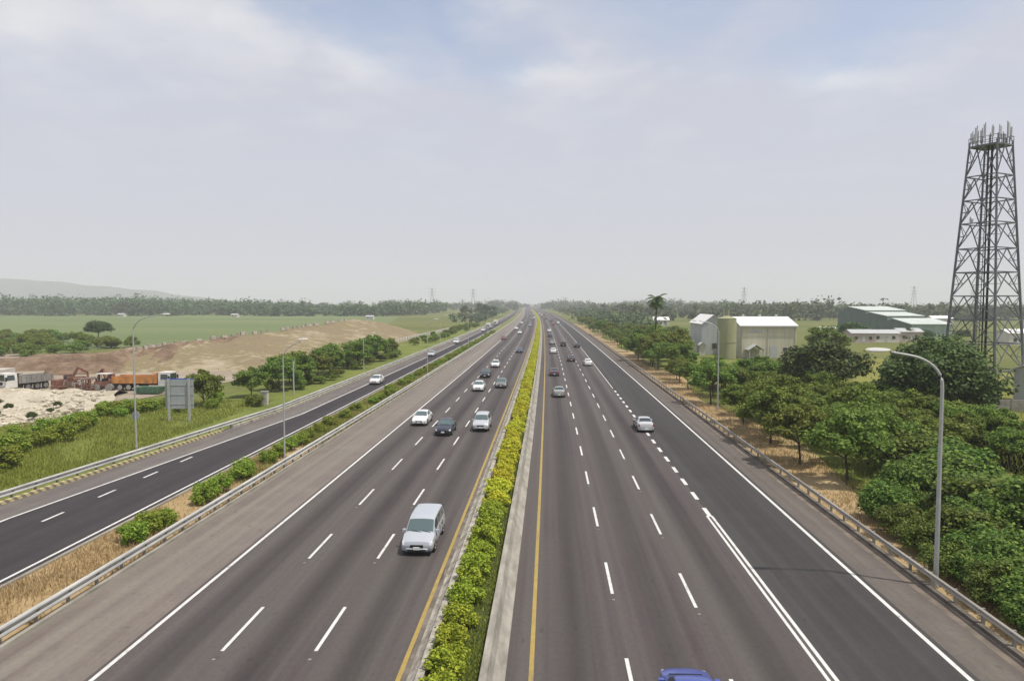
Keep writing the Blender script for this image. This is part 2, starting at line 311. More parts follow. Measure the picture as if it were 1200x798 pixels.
class MB:
    """collects simple solids, linked as one mesh"""
    def __init__(s): s.V = []; s.F = []
    def add(s, V, F):
        o = len(s.V); s.V += [tuple(v) for v in V]; s.F += [tuple(i+o for i in f) for f in F]; return s
    def box(s, x0, x1, y0, y1, z0, z1):
        return s.add([(x0, y0, z0), (x1, y0, z0), (x1, y1, z0), (x0, y1, z0), (x0, y0, z1), (x1, y0, z1), (x1, y1, z1), (x0, y1, z1)],
                     [(0, 3, 2, 1), (4, 5, 6, 7), (0, 1, 5, 4), (1, 2, 6, 5), (2, 3, 7, 6), (3, 0, 4, 7)])
    def tube(s, pts, r0, r1=None, n=8, cap=True):
        r1 = r0 if r1 is None else r1; pts = [Vector(p) for p in pts]; V = []; F = []
        for i, p in enumerate(pts):
            d = (pts[min(i+1, len(pts)-1)]-pts[max(i-1, 0)]).normalized()
            a = d.cross(Vector((0, 0, 1)) if abs(d.z) < 0.95 else Vector((1, 0, 0))).normalized(); b = d.cross(a)
            r = r0+(r1-r0)*i/(len(pts)-1)
            V += [p+a*r*math.cos(2*math.pi*k/n)+b*r*math.sin(2*math.pi*k/n) for k in range(n)]
        for i in range(len(pts)-1):
            F += [(i*n+k, i*n+(k+1) % n, (i+1)*n+(k+1) % n, (i+1)*n+k) for k in range(n)]
        if cap: F += [tuple(range(n-1, -1, -1)), tuple(range((len(pts)-1)*n, len(pts)*n))]
        return s.add(V, F)
    def bar(s, a, b, w, h=None):
        a, b = Vector(a), Vector(b); h = h or w; d = (b-a).normalized()
        u = d.cross(Vector((0, 0, 1)) if abs(d.z) < 0.95 else Vector((1, 0, 0))).normalized()*w/2; v = d.cross(u).normalized()*h/2
        return s.add([a-u-v, a+u-v, a+u+v, a-u+v, b-u-v, b+u-v, b+u+v, b-u+v],
                     [(0, 3, 2, 1), (4, 5, 6, 7), (0, 1, 5, 4), (1, 2, 6, 5), (2, 3, 7, 6), (3, 0, 4, 7)])
    def prism(s, prof, x0, x1):
        """profile of (y, z) pushed along x"""
        n = len(prof)
        return s.add([(x0, y, z) for y, z in prof]+[(x1, y, z) for y, z in prof],
                     [tuple(range(n)), tuple(range(2*n-1, n-1, -1))]+[(i, n+i, n+(i+1) % n, (i+1) % n) for i in range(n)])
    def mesh(s, name, m, smooth=False): return mk(name, s.V, s.F, m, smooth=smooth)
    def link(s, name, m, parent=None, loc=None, rz=None, smooth=False): return link(name, s.mesh(name, m, smooth), parent, loc, rz)

YS = np.concatenate([np.arange(-60, 200, 8), np.arange(200, 1000, 25), np.arange(1000, 2601, 100)]).astype(float)
def strip(name, x0, x1, z, m, ys=YS, cols=1, parent=None, wobble=0.0):
    V = []; UV = []; F = []
    f0 = x0 if callable(x0) else (lambda y: x0); f1 = x1 if callable(x1) else (lambda y: x1)
    for y in ys:
        for c in range(cols+1):
            x = f0(y)+(f1(y)-f0(y))*c/cols
            if wobble: x += rnd.uniform(-wobble, wobble)
            V.append((x+bend(y), y, z)); UV.append((x, y))
    n = cols+1
    for i in range(len(ys)-1):
        F += [(i*n+c, i*n+c+1, (i+1)*n+c+1, (i+1)*n+c) for c in range(cols)]
    return link(name, mk(name, V, F, m, UV), parent)
def extrude(name, prof, xf, m, ys, parent=None, closed=True, smooth=False, uvscale=True):
    """cross-section (dx, z) swept along the road"""
    V = []; UV = []; F = []; n = len(prof)
    xf_ = xf if callable(xf) else (lambda y: xf)
    for y in ys:
        acc = 0
        for k, (dx, z) in enumerate(prof):
            V.append((xf_(y)+bend(y)+dx, y, z)); UV.append((z, y))
    for i in range(len(ys)-1):
        for k in range(n if closed else n-1):
            F.append((i*n+k, (i+1)*n+k, (i+1)*n+(k+1) % n, i*n+(k+1) % n))
    if closed: F += [tuple(range(n)), tuple(range((len(ys)-1)*n+n-1, (len(ys)-1)*n-1, -1))]
    return link(name, mk(name, V, F, m, UV, smooth), parent)
def sheet(name, pts, z, m, kind='structure', parent=None):
    me = mk(name, [(x, y, z) for x, y in pts], [tuple(range(len(pts)))], m)
    if me.polygons[0].normal.z < 0: me.flip_normals()
    return tag(link(name, me, parent), kind=kind)

# ------------------------------------------------------------------ ground and fields
g = sheet('ground', [(-7000, -300), (7000, -300), (7000, 7500), (-7000, 7500)], -0.12, M['ground'])
sheet('crop_field', [(-700, 330), (-560, 690), (-330, 800), (-150, 690), (-100, 420), (-97, 250), (-140, 195), (-230, 180), (-420, 250)], -0.06, M['field'])
sheet('meadow', [(47, 92), (92, 92), (88, 175), (66, 178), (52, 140)], -0.05, M['field_y'])
sheet('grass_patch', [(36, 52), (75, 52), (75, 90), (46, 90)], -0.045, M['field_y'])
sheet('yard', [(-104, 94), (-60, 88), (-56, 118), (-58, 150), (-70, 175), (-110, 185), (-170, 175), (-175, 130)], -0.055, M['dirt'])
strip('verge', 18.3, lambda y: 23.2+1.6*math.sin(y*.11), -0.03, M['verge_dry'], np.arange(-60, 460, 4.0), 2)['kind'] = 'structure'
strip('undergrowth', 23.0, 60.0, -0.045, M['verge_green'], np.arange(-60, 91, 8.0), 2)['kind'] = 'structure'
strip('undergrowth', 23.0, 46.0, -0.05, M['verge_green'], np.arange(90, 300, 8.0), 2)['kind'] = 'structure'
for o_ in (strip('green_bank', lambda y: -62 if y < 90 else -48, lambda y: min(-34.0, -38.6+max(0, y-40)*0.105), -0.03, M['verge_green'], np.arange(-60, 420, 8.0), 2),):
    o_['kind'] = 'structure'

# ------------------------------------------------------------------ roads
def ramp_edge(y):      # outer white line of the left slip road
    return -34.5 if y < 42 else (-34.5+(y-42)/42*4.0 if y < 84 else -30.5)
def ramp_wall(y):      # outer barrier of the left slip road
    return -37.9 if y < 40 else (-37.9+(y-40)/45*4.2 if y < 85 else -33.7)
def road(name, x0, x1, m, z=0.0):
    o = strip(name, x0, x1, z, m, cols=1); o['kind'] = 'structure'; return o
lc = road('road', -16.95, -4.4, M['road'])
rc = road('road', -2.4, 10.42, M['road_r'])
mg = road('merging_lane', 10.42, 15.75, M['merge'])
lsh = road('hard_shoulder', -21.75, -16.95, M['shoulder'])
rsh = road('hard_shoulder', 15.75, 18.3, M['shoulder_r'])
rr = road('slip_road', lambda y: ramp_edge(y)-0.12, -26.35, M['ramp'])
rs2 = road('slip_road_shoulder', lambda y: ramp_wall(y)-0.2, lambda y: ramp_edge(y)-0.12, M['shoulder_l'])
ms = strip('median_strip', -26.35, -21.75, -0.01, M['verge_dry'], np.arange(-60, 900, 8.0), 3); ms['kind'] = 'structure'
strip('green_strip', -26.2, -22.3, 0.0, M['verge_green'], np.arange(66, 900, 8.0), 2)['kind'] = 'structure'
pl = strip('planting_bed', -4.42, -2.38, 0.42, M['soil'], YS, 2); pl['kind'] = 'structure'
dg = strip('gutter_dirt', lambda y: -5.42+0.08*math.sin(y*1.7)+0.06*math.sin(y*0.6), -5.1, 0.003, mat('gutter_dirt', (0.10, 0.085, 0.07), 0.95, col2=(0.22, 0.19, 0.16), scale=1.2, bump=0.4), np.arange(-60, 300, 1.0)); dg['kind'] = 'structure'
dg = strip('gutter_dirt', 17.6, lambda y: 18.3, 0.003, mat('gutter_dirt_dark', (0.10, 0.085, 0.07), 0.95, col2=(0.22, 0.18, 0.14), scale=0.9, bump=0.4), np.arange(-60, 400, 8.0)); dg['kind'] = 'structure'

def line(x0, x1, m, parent, ys=YS): return strip('edge_line', x0, x1, 0.004, m, ys, 1, parent)
line(-16.78, -16.60, M['white_paint'], lc); line(-5.60, -5.42, M['yellow_paint'], lc)
line(-0.74, -0.56, M['yellow_paint'], rc)
line(15.32, 15.52, M['white_paint'], mg)
near = np.arange(-60, 45.1, 5.0); far = np.concatenate([np.arange(112, 200, 8), YS[YS >= 200]])
line(10.15, 10.29, M['white_paint'], rc, near); line(10.44, 10.60, M['white_paint'], mg, near)
line(10.30, 10.42, M['white_paint'], rc, far)
line(-27.2, -27.02, M['white_paint'], rr)
line(lambda y: ramp_edge(y)-0.1, lambda y: ramp_edge(y)+0.08, M['white_paint'], rr, np.arange(-60, 420, 6.0))
dash_me = MB().add([(-0.075, -2, 0.004), (0.075, -2, 0.004), (0.075, 2, 0.004), (-0.075, 2, 0.004)], [(0, 1, 2, 3)]).mesh('lane_dash', M['white_paint'])
sq_me = MB().add([(-0.14, -0.95, 0.004), (0.14, -0.95, 0.004), (0.14, 0.95, 0.004), (-0.14, 0.95, 0.004)], [(0, 1, 2, 3)]).mesh('block_dash', M['white_paint'])
rd_me = MB().add([(-0.09, -1, 0.004), (0.09, -1, 0.004), (0.09, 1, 0.004), (-0.09, 1, 0.004)], [(0, 1, 2, 3)]).mesh('lane_dash', M['white_paint'])
studs = {lc: MB(), rc: MB()}
def dashes(x, y0, ymax, parent, me=dash_me, step=10.0, start=-40):
    farb = MB(); k = 0; y = y0+start
    while y < 1500:
        if y < ymax:
            link(me.name, me, parent, (x+bend(y)-0, y, 0), math.atan(-slope(y)))
        elif y < 1200:
            b_ = bend(y); farb.add([(x+b_-0.075, y-2, 0.004), (x+b_+0.075, y-2, 0.004), (x+b_+0.075, y+2, 0.004), (x+b_-0.075, y+2, 0.004)], [(0, 1, 2, 3)])
        if parent in studs and y < 160: studs[parent].box(x+bend(y)-0.06, x+bend(y)+0.06, y-2.75, y-2.63, 0.0, 0.025)
        y += step
    if farb.V: farb.link('distant_dashes', M['white_paint'], parent)['kind'] = 'stuff'
# phase: far dash ends at y0 = 26.5 + 10k -> centre two metres nearer
dashes(3.01, 24.5, 330, rc); dashes(6.66, 23.2, 330, rc)
dashes(-9.22, 28.4, 330, lc); dashes(-12.93, 28.2, 330, lc)
y = 45.8
while y < 111: link('block_dash', sq_me, rc, (10.4+bend(y), y, 0.002)); y += 3.9
for y in np.arange(20.5, 62, 5.5): link('lane_dash', rd_me, rr, (-31.95, y, 0))
for p_, b_ in studs.items():
    b_.link('road_stud', M['steel_dull'], p_)['kind'] = 'stuff'

# ------------------------------------------------------------------ concrete median barriers, rails
BY = np.concatenate([np.arange(-30, 120, 3.0), np.arange(120, 400, 10), np.arange(400, 1400, 40)]).astype(float)
prof = [(-0.43, 0), (-0.42, 0.80), (-0.16, 0.81), (0.0, 0.33), (0.25, 0.12), (0.40, 0.05), (0.41, 0)]
t = empty('concrete_barrier', (-2.0, 0, 0), 0, 'long pale concrete barrier on the right side of the median hedge', 'barrier')
o = extrude('barrier_wall', [(a, z) for a, z in prof], -2.0, M['concrete'], BY, t); o.location = (2.0, 0, 0)
t2 = empty('concrete_barrier', (-4.75, 0, 0), 0, 'stained low concrete barrier on the left side of the median hedge', 'barrier')
o = extrude('barrier_wall', [(-a, z) for a, z in prof][::-1], -4.78, M['concrete_dirty'], BY, t2); o.location = (4.75, 0, 0)

WB = [(-0.05, 0.42), (0.05, 0.44), (0.075, 0.50), (0.05, 0.57), (-0.06, 0.60), (-0.06, 0.70), (0.05, 0.73), (0.075, 0.80), (0.05, 0.86), (-0.05, 0.885), (-0.08, 0.86), (-0.08, 0.44)]
WB2 = [(0.0, 0.55), (0.06, 0.59), (0.06, 0.64), (-0.03, 0.69), (-0.03, 0.71), (0.06, 0.76), (0.06, 0.81), (0.0, 0.85), (-0.02, 0.85), (-0.05, 0.70), (-0.02, 0.55)]
def guardrail(xf, face, label, m, pm, ys, post_to, step=2.0, group=None, dz=0.0, kerb=None, kerb_m=None, kerb_ys=None):
    xf_ = xf if callable(xf) else (lambda y: xf)
    t = empty('guardrail', (xf_(40), 40, 0), 0, label, 'guardrail', group)
    off = (-xf_(40), -40, 0)
    pr = [(a*face, z+dz) for a, z in (WB2 if face < 0 else WB)]
    if face < 0: pr = pr[::-1]
    o = extrude('rail_beam', pr, lambda y: xf_(y)+face*0.14, m, ys, t); o.location = off
    post = MB().box(-0.06, 0.06, -0.055, 0.055, -0.1, 0.80+dz).mesh('post', pm)
    blk = MB().box(-0.05, 0.05, -0.06, 0.06, 0.55+dz, 0.80+dz).mesh('spacer', pm)
    y = 24.0; rest = MB()
    while y < ys[-1]:
        x = xf_(y)+bend(y)
        if y < post_to:
            p = link('post', post, t, (x+off[0]-face*0.02, y-40, 0))
            link('spacer', blk, p, (face*0.112, 0, 0))
        elif y < 420: rest.box(x-0.05+off[0], x+0.05+off[0], y-40-0.05, y-40+0.05, 0, 0.8)
        y += step if y < 300 else step*3
    if rest.V: rest.link('distant_posts', pm, t)['kind'] = 'stuff'
    return t, off
GY = np.concatenate([np.arange(-20, 160, 4.0), np.arange(160, 420, 12), np.arange(420, 1000, 30)]).astype(float)
guardrail(18.45, -1, 'steel guardrail with stained posts along the right edge beside the trees', M['steel_brown'], M['steel_dull'], GY, 190)
guardrail(-21.95, 1, 'bright steel guardrail between the left hard shoulder and the brown grass strip', M['steel'], M['steel_dull'], GY, 190)
guardrail(lambda y: ramp_wall(y)-0.15, 1, 'steel guardrail along the far left edge of the slip road', M['steel'], M['steel_dull'], GY, 190)
def kerb(name, xf, w, h, m, ys, label, cat='kerb'):
    o = extrude(name, [(-w/2, 0), (-w/2, h), (w/2-0.02, h), (w/2, h-0.03), (w/2, 0)][::-1], xf, m, ys)
    return tag(o, label, cat)
kerb('concrete_kerb', 18.32, 0.26, 0.16, M['kerb_dark'], GY, 'stained concrete kerb wall at the foot of the right guardrail')
kerb('concrete_kerb', -21.80, 0.16, 0.14, M['concrete'], GY, 'low pale kerb below the guardrail beside the left hard shoulder')
kerb('concrete_kerb', -26.40, 0.16, 0.13, M['concrete'], np.arange(-20, 420, 6.0), 'low kerb between the brown grass strip and the slip road')
kerb('striped_kerb', lambda y: ramp_wall(y)+0.05, 0.24, 0.24, M['striped'], np.arange(-20, 74, 2.0), 'kerb painted in worn yellow and black stripes along the slip road')
kerb('concrete_kerb', lambda y: ramp_wall(y)+0.05, 0.30, 0.30, M['concrete_dirty'], np.arange(74, 420, 6.0), 'plain concrete kerb continuing the striped kerb up the slip road')

# ------------------------------------------------------------------ plants
def leaves(cent, rad, n, size, rngl, flat=0.6, elong=1.5, up=0.75):
    """n leaf quads spread in the outer part of each ball; returns vertices and faces"""
    cent = np.asarray(cent, float); rad = np.asarray(rad, float)
    idx = np.repeat(np.arange(len(cent)), n); k = len(idx)
    d = rngl.normal(size=(k, 3)); d /= np.linalg.norm(d, axis=1)[:, None]
    r = rngl.random(k)**0.45
    sc = np.stack([rad[idx], rad[idx], rad[idx]*flat], 1)
    p = cent[idx]+d*r[:, None]*sc
    nrm = d*0.7+rngl.normal(size=(k, 3))*0.55+np.array([0, 0, up]); nrm /= np.linalg.norm(nrm, axis=1)[:, None]
    a = np.cross(nrm, rngl.normal(size=(k, 3))); a /= np.linalg.norm(a, axis=1)[:, None]
    b = np.cross(nrm, a)
    s = size*(0.65+0.7*rngl.random(k))[:, None]
    a = a*s*elong*0.5; b = b*s*0.5
    V = np.stack([p-a, p-b*0.9+a*0.1-nrm*s*0.08, p+a, p+b*0.9+a*0.1-nrm*s*0.08], 1).reshape(-1, 3)
    return V, np.arange(k*4).reshape(-1, 4)
def crown_clumps(rx, rz, zc, n, rngl, low=-0.5, rc=(0.26, 0.42)):
    d = rngl.normal(size=(n*3, 3)); d /= np.linalg.norm(d, axis=1)[:, None]
    d = d[d[:, 2] > low][:n]
    r = 0.55+0.38*rngl.random(len(d))
    lump = 1+0.22*np.sin(d[:, 0]*4+rngl.random()*6)*np.cos(d[:, 1]*3+rngl.random()*6)
    c = d*(r*lump)[:, None]*np.array([rx, rx, rz])+np.array([0, 0, zc])
    return c, rx*(rc[0]+(rc[1]-rc[0])*rngl.random(len(d)))
def tree_mesh(H, rx, seed, leaf=0.34, nclump=34, per=95, trunk_h=0.38, flat=0.7, lm='leaf_tree', tr=0.11, rc=(0.26, 0.42)):
    q = np.random.default_rng(seed); zc = H*(trunk_h+(1-trunk_h)*0.48); rz = H*(1-trunk_h)*0.52
    c, r = crown_clumps(rx, rz, zc, nclump, q, -0.5, rc)
    V, F = leaves(c, r, per, leaf, q, flat)
    cm = mk('crown', V, F, M[lm])
    tb = MB(); rr_ = random.Random(seed)
    th = H*trunk_h; top = (rr_.uniform(-.2, .2), rr_.uniform(-.2, .2), th*1.35)
    tb.tube([(0, 0, -0.2), (0.03, 0, th*0.5), top], tr*1.15, tr*0.75, 7)
    for i in rr_.sample(range(len(c)), min(7, len(c))):
        p = Vector(c[i]); mid = Vector(top).lerp(p, 0.5)+Vector((0, 0, -0.1*H*0.2)); tb.tube([Vector(top)*0.9, mid, p], tr*0.5, tr*0.15, 5)
    return cm, tb.mesh('trunk', M['bark'])
def bush_mesh(H, rx, seed, leaf=0.2, nclump=14, per=80, lm='leaf_bush', flat=0.8):
    q = np.random.default_rng(seed)
    c, r = crown_clumps(rx*0.8, H*0.45, H*0.48, nclump, q, -0.8, (0.34, 0.5))
    V, F = leaves(c, np.minimum(r, H*0.4), per, leaf, q, flat)
    V[:, 2] = np.maximum(V[:, 2], 0.02)
    cm = mk('foliage', V, F, M[lm]); tb = MB(); rr_ = random.Random(seed)
    for i in range(4): tb.tube([(0, 0, -0.05), Vector(c[i % len(c)])*0.5, Vector(c[i % len(c)])], 0.035, 0.012, 5)
    return cm, tb.mesh('stem', M['bark'])
BASE = {}
def plant(kind, name, x, y, s=1.0, sz=None, label=None, cat='tree', group=None, z=0.0, parts=('crown', 'trunk')):
    cm, tm = BASE[kind][rnd.randrange(len(BASE[kind]))]
    o = empty(name, (x, y, z), rnd.uniform(0, 6.28), label, cat, group); o.scale = (s, s, sz or s)
    link(parts[0], cm, o); link(parts[1], tm, o)
    return o
BASE['tree'] = [tree_mesh(5.8, 2.9, 21+i, 0.20, 46, 165, 0.26, 0.60, 'leaf_tree', 0.11, (0.16, 0.36)) for i in range(5)]
BASE['dark'] = [tree_mesh(8.4, 5.2, 41+i, 0.36, 60, 150, 0.22, 0.7, 'leaf_dark', 0.2) for i in range(2)]
BASE['olive'] = [tree_mesh(10.5, 5.6, 51, 0.30, 84, 200, 0.10, 0.7, 'leaf_olive', 0.22)]
BASE['bush'] = [bush_mesh(2.3, 1.7, 61+i, 0.15, 20, 170) for i in range(4)]
BASE['bush_bright'] = [bush_mesh(2.3, 1.7, 65+i, 0.16, 20, 150, 'leaf_bright') for i in range(3)]
BASE['thick'] = [bush_mesh(3.6, 2.5, 111+i, 0.165, 34, 230, 'leaf_thick', 0.75) for i in range(4)]
BASE['hedge'] = [bush_mesh(1.15, 0.86, 71+i, 0.085, 18, 120, 'leaf_hedge') for i in range(4)]
BASE['hedge_y'] = [bush_mesh(1.10, 0.96, 81+i, 0.10, 16, 90, 'leaf_hedge_y') for i in range(4)]
BASE['left'] = [tree_mesh(5.6, 2.9, 91+i, 0.23, 40, 160, 0.14, 0.68, 'leaf_tree', 0.1, (0.18, 0.38)) for i in range(3)]
BASE['far'] = [tree_mesh(11, 5.5, 101+i, 0.95, 22, 34, 0.2, 0.75, 'leaf_far', 0.25) for i in range(3)]
BP = ('foliage', 'stem')

# median hedge: 300 nearest shrubs are things, the rest one mass
y = 20.5; n = 0
while n < 300:
    yl = y > 43+rnd.uniform(-4, 4)
    f = min(1, max(0, (y-26)/22))
    x = -3.72+0.34*f+rnd.uniform(-.07, .07)+bend(y)
    s = rnd.uniform(0.98, 1.12)+0.02*f
    if y > 46 and rnd.random() < 0.14: s *= rnd.uniform(.68, .85)
    plant('hedge_y' if yl else 'hedge', 'hedge_shrub', x, y, s, s*rnd.uniform(0.9, 1.12),
          'yellow-green clipped shrub in the central hedge between the carriageways' if yl else 'darker green rounded shrub at the near end of the central hedge', 'shrub',
          'yellow-green shrubs of the central hedge' if yl else 'dark green shrubs of the central hedge', 0.38, BP)
    y += rnd.uniform(1.5, 1.95) if y > 40 else rnd.uniform(1.75, 2.1); n += 1
hc = []
while y < 1250: hc.append((-3.4+bend(y), y, 0.9)); y += 1.5
q = np.random.default_rng(5); V, F = leaves(hc, [0.95]*len(hc), 26, 0.3, q, 0.75)
o = link('distant_hedge', mk('distant_hedge', V, F, M['leaf_hedge_y'])); tag(o, 'far end of the yellow-green central hedge running to the horizon', 'hedge', kind='stuff')

def blades(name, pts, h, w, m, lean=0.5):
    pts = np.asarray(pts, float); k = len(pts); q = rng
    a = q.random(k)*6.283; hh = h*(0.5+0.8*q.random(k)); ln = lean*hh*q.random(k)
    b = q.random(k)*6.283
    dx = np.stack([np.cos(a)*w, np.sin(a)*w, np.zeros(k)], 1)
    tip = pts+np.stack([np.cos(b)*ln, np.sin(b)*ln, hh], 1)
    V = np.stack([pts-dx, pts+dx, tip], 1).reshape(-1, 3)
    o = link(name, mk(name, V, np.arange(k*3).reshape(-1, 3), m)); o['kind'] = 'stuff'
    return o
def scatter(n, x0, x1, y0, y1, z=0.0, p=1.7, dens=None):
    yy = y0+(y1-y0)*rng.random(n)**p; xx = x0+(x1-x0)*rng.random(n)
    keep = np.ones(n, bool)
    f = np.sin(xx*0.9+np.sin(yy*0.31)*2)+np.sin(yy*0.42+xx*0.35); keep = f+rng.normal(size=n)*0.6 > (dens if dens is not None else -0.9)
    xx, yy = xx[keep], yy[keep]
    bx = np.array([bend(v) for v in yy])
    return np.stack([xx+bx, yy, np.full(len(xx), z)], 1)
tag(blades('dry_grass', np.concatenate([scatter(26000, -26.2, -22.2, 28, 150), scatter(22000, 18.9, 23.5, 26, 170)]), 0.28, 0.025, M['grass_dry'], 0.9), 'dry yellow-brown grass on the strips beside the guardrails', 'grass')
tag(blades('planter_grass', scatter(16000, -4.2, -2.5, 21, 70, 0.42, dens=-2), 0.13, 0.03, M['grass'], 0.9), 'short grass in the planting bed under the central hedge', 'grass')
tag(blades('green_grass', np.concatenate([scatter(60000, -60, -38.5, 38, 95, dens=-1.4), scatter(5000, -26.0, -22.4, 44, 66, dens=0.4), scatter(22000, -26.1, -22.4, 66, 230, dens=-1.6), scatter(52000, 22.5, 60, 26, 120, dens=-1.4)]), 0.34, 0.035, M['grass'], 0.7), 'green grass on the left bank and among the right-hand trees', 'grass')

GROUPS = dict(
    r1=('leafy roadside tree in the first row behind the right guardrail', 'trees in the row behind the right guardrail'),
    r2=('bushy green tree in the thicket between the right roadside row and the warehouses', 'trees in the thicket on the right'),
    rn=('dense green bush crowding the right guardrail near the tall lamp post', 'bushes beside the right guardrail'),
    l1=('dark leafy tree in the row beyond the slip road on the left', 'trees in the row beyond the slip road'),
    lb=('bright green bush on the grass bank left of the slip road', 'bushes on the left bank'),
    ls=('low green shrub in the brown grass strip beside the slip road', 'shrubs in the brown grass strip'),
    lf=('green bush at the edge of the crop field on the far left', 'bushes at the edge of the crop field'),
    ll=('low dull bush along the far slip road beside the pale wall', 'low bushes along the far slip road'),
    fr=('distant hazy tree standing in front of the woods', 'distant trees in front of the woods'))
def gp(kind, name, g_, x, y, s, sz=None, cat='tree', parts=('crown', 'trunk'), z=0):
    return plant(kind, name, x, y, s, sz, GROUPS[g_][0], cat, GROUPS[g_][1], z, parts)
# first row on the right (trunks visible over the dry verge)
for i, (x, y, s) in enumerate([(22.8, 54.1, 1.0), (21.3, 60.0, 0.95), (21.5, 68.5, 1.02), (23.5, 74, 1.1)]):
    gp('tree', 'roadside_tree', 'r1', x, y, s)
y = 80
while y < 470:
    gp('tree', 'roadside_tree', 'r1', rnd.uniform(21.8, 24.5)+bend(y)*0.8, y, rnd.uniform(0.62, 1.2)); y += rnd.uniform(3.6, 9.0)*(1+y/400)
def px(x, y): return 645+815.5*x/y
# thicket behind the row
n = 0
for _ in range(900):
    if n >= 120: break
    y = rnd.uniform(58, 150)+(rnd.random() < .45)*rnd.uniform(0, 180); x = rnd.uniform(26, 30+min(y, 190)*0.16)
    a = px(x, y); h = rnd.uniform(4.6, 6.2)
    top = 354.6+(13.77-h)*815.5/y
    if 806 < a < 950 and (top < 410 or y > 165): continue
    if 960 < a < 1030 and y > 84: continue
    if x > 40 and y < 125: continue
    s_h = rnd.uniform(.6, 1.06); gp('tree' if rnd.random() < .72 else 'left', 'thicket_tree', 'r2', x, y, h/5.8*s_h, h/5.8*s_h*rnd.uniform(.85, 1.1)); n += 1
# near cluster by the lamp
NB = [(20.6, 41.5, 1.0), (21.2, 44.5, 1.05), (20.4, 38.6, 0.95), (21.9, 36.2, 1.0), (20.8, 33.8, 1.0), (21.0, 30.6, 1.05), (22.2, 28.0, 1.1), (20.6, 27.2, 1.0), (23.9, 33.0, 1.3), (24.8, 29.5, 1.3),
      (23.6, 39.5, 1.35), (26.4, 36.0, 1.5), (25.5, 43.0, 1.6), (23.8, 47.2, 1.4), (28.8, 40.5, 1.7), (27.0, 48.5, 1.8), (31.6, 45.8, 1.3), (30.2, 52.5, 1.9), (29.8, 34.4, 1.5), (33.0, 38.8, 1.5), (27.6, 31.4, 1.35), (28.3, 56.2, 1.9), (26.8, 26.2, 1.3), (31.2, 29.8, 1.4),
      (20.2, 35.2, .9), (20.3, 32.2, .9), (20.4, 29.2, .95), (20.3, 25.6, .9), (22.0, 31.8, 1.2), (22.3, 34.6, 1.25), (22.4, 30.0, 1.2), (23.6, 27.2, 1.2), (22.3, 38.2, 1.2), (25.2, 33.4, 1.45), (26.0, 39.6, 1.5), (28.0, 44.2, 1.6), (31.0, 42.0, 1.5), (34.6, 35.2, 1.4), (22.0, 24.4, 1.1)]
for x, y, s in NB:
    gp('thick', 'roadside_bush', 'rn', x, y, s*.70*rnd.uniform(.9, 1.1), s*.64*rnd.uniform(.8, 1.15), 'bush', BP)
plant('dark', 'dark_tree', 38.6, 101, 1.0, 0.98, 'broad dark green tree just in front of the cream warehouse', 'tree')
plant('olive', 'olive_tree', 43.0, 80, 1.0, 1.0, 'big olive-brown tree behind the curved lamp arm on the right', 'tree')
plant('olive', 'olive_tree', 50.0, 86, 0.52, 0.55, 'smaller olive-brown tree between the big tree and the lattice tower', 'tree')
plant('tree', 'roadside_tree', 65.5, 168, 1.7, 1.5, 'feathery yellow-green tree at the right end of the cream warehouse', 'tree')
plant('dark', 'dark_tree', 108, 256, 0.9, 0.8, 'dark round tree in front of the green roofed sheds', 'tree')
for x, y, s in [(128, 258, .62), (137, 262, .5), (118, 268, .45), (150, 262, .5)]: plant('dark', 'shed_tree', x, y, s, s*.9, 'dark tree standing in front of the green roofed sheds', 'tree', 'trees in front of the green sheds')
# left
for x, y, s, z in [(-46.0, 90, 0.98, 1.0), (-43.4, 99, 0.9, .9), (-42.3, 107, 1.1, 1.1), (-41.8, 114, 1.05, 1.1), (-41.0, 121, .95, 1.0), (-44.5, 117, 1.1, 1.1), (-40.6, 128, 1.1, 1.05), (-42.8, 134, 1.2, 1.2), (-40.2, 143, 1.15, 1.15), (-42.0, 151, 1.2, 1.2), (-40.6, 160, 1.2, 1.25), (-42.4, 169, 1.2, 1.2), (-41.0, 178, 1.0, .95), (-45.5, 142, 1.05, 1.0), (-46.5, 126, 1.0, 1.0), (-43, 186, .95, .8)]:
    gp('left', 'slip_road_tree', 'l1', x+bend(y), y, s*.97, z*.88)
for i in range(26):
    y = rnd.uniform(85, 185); gp('bush', 'slip_road_bush', 'll', rnd.uniform(-45, -38.2)+bend(y), y, rnd.uniform(.7, 1.0), rnd.uniform(.6, .9), 'bush', BP)
for i in range(40):
    y = rnd.uniform(190, 420); gp('bush', 'slip_road_bush', 'll', rnd.uniform(-46, -38.2)+bend(y), y, rnd.uniform(.8, 1.2), rnd.uniform(.7, 1.1), 'bush', BP)
LB = []
for k_ in range(54):
    u_ = rnd.random(); a_ = (-40.5-10.5*u_**.7, 43+43*u_); LB.append((a_[0]-rnd.uniform(0, 7.0), a_[1]+rnd.uniform(-2, 2), rnd.uniform(.7, 1.15)*(1-.25*u_)))
LB += [(-44.0, 88, .7), (-46.0, 93, .75), (-50.8, 90, .7), (-48, 97, .8), (-52, 96, .7), (-46.5, 84.5, .6)]
for x, y, s in LB: gp('bush_bright', 'bank_bush', 'lb', x, y, s, s*.85, 'bush', BP)
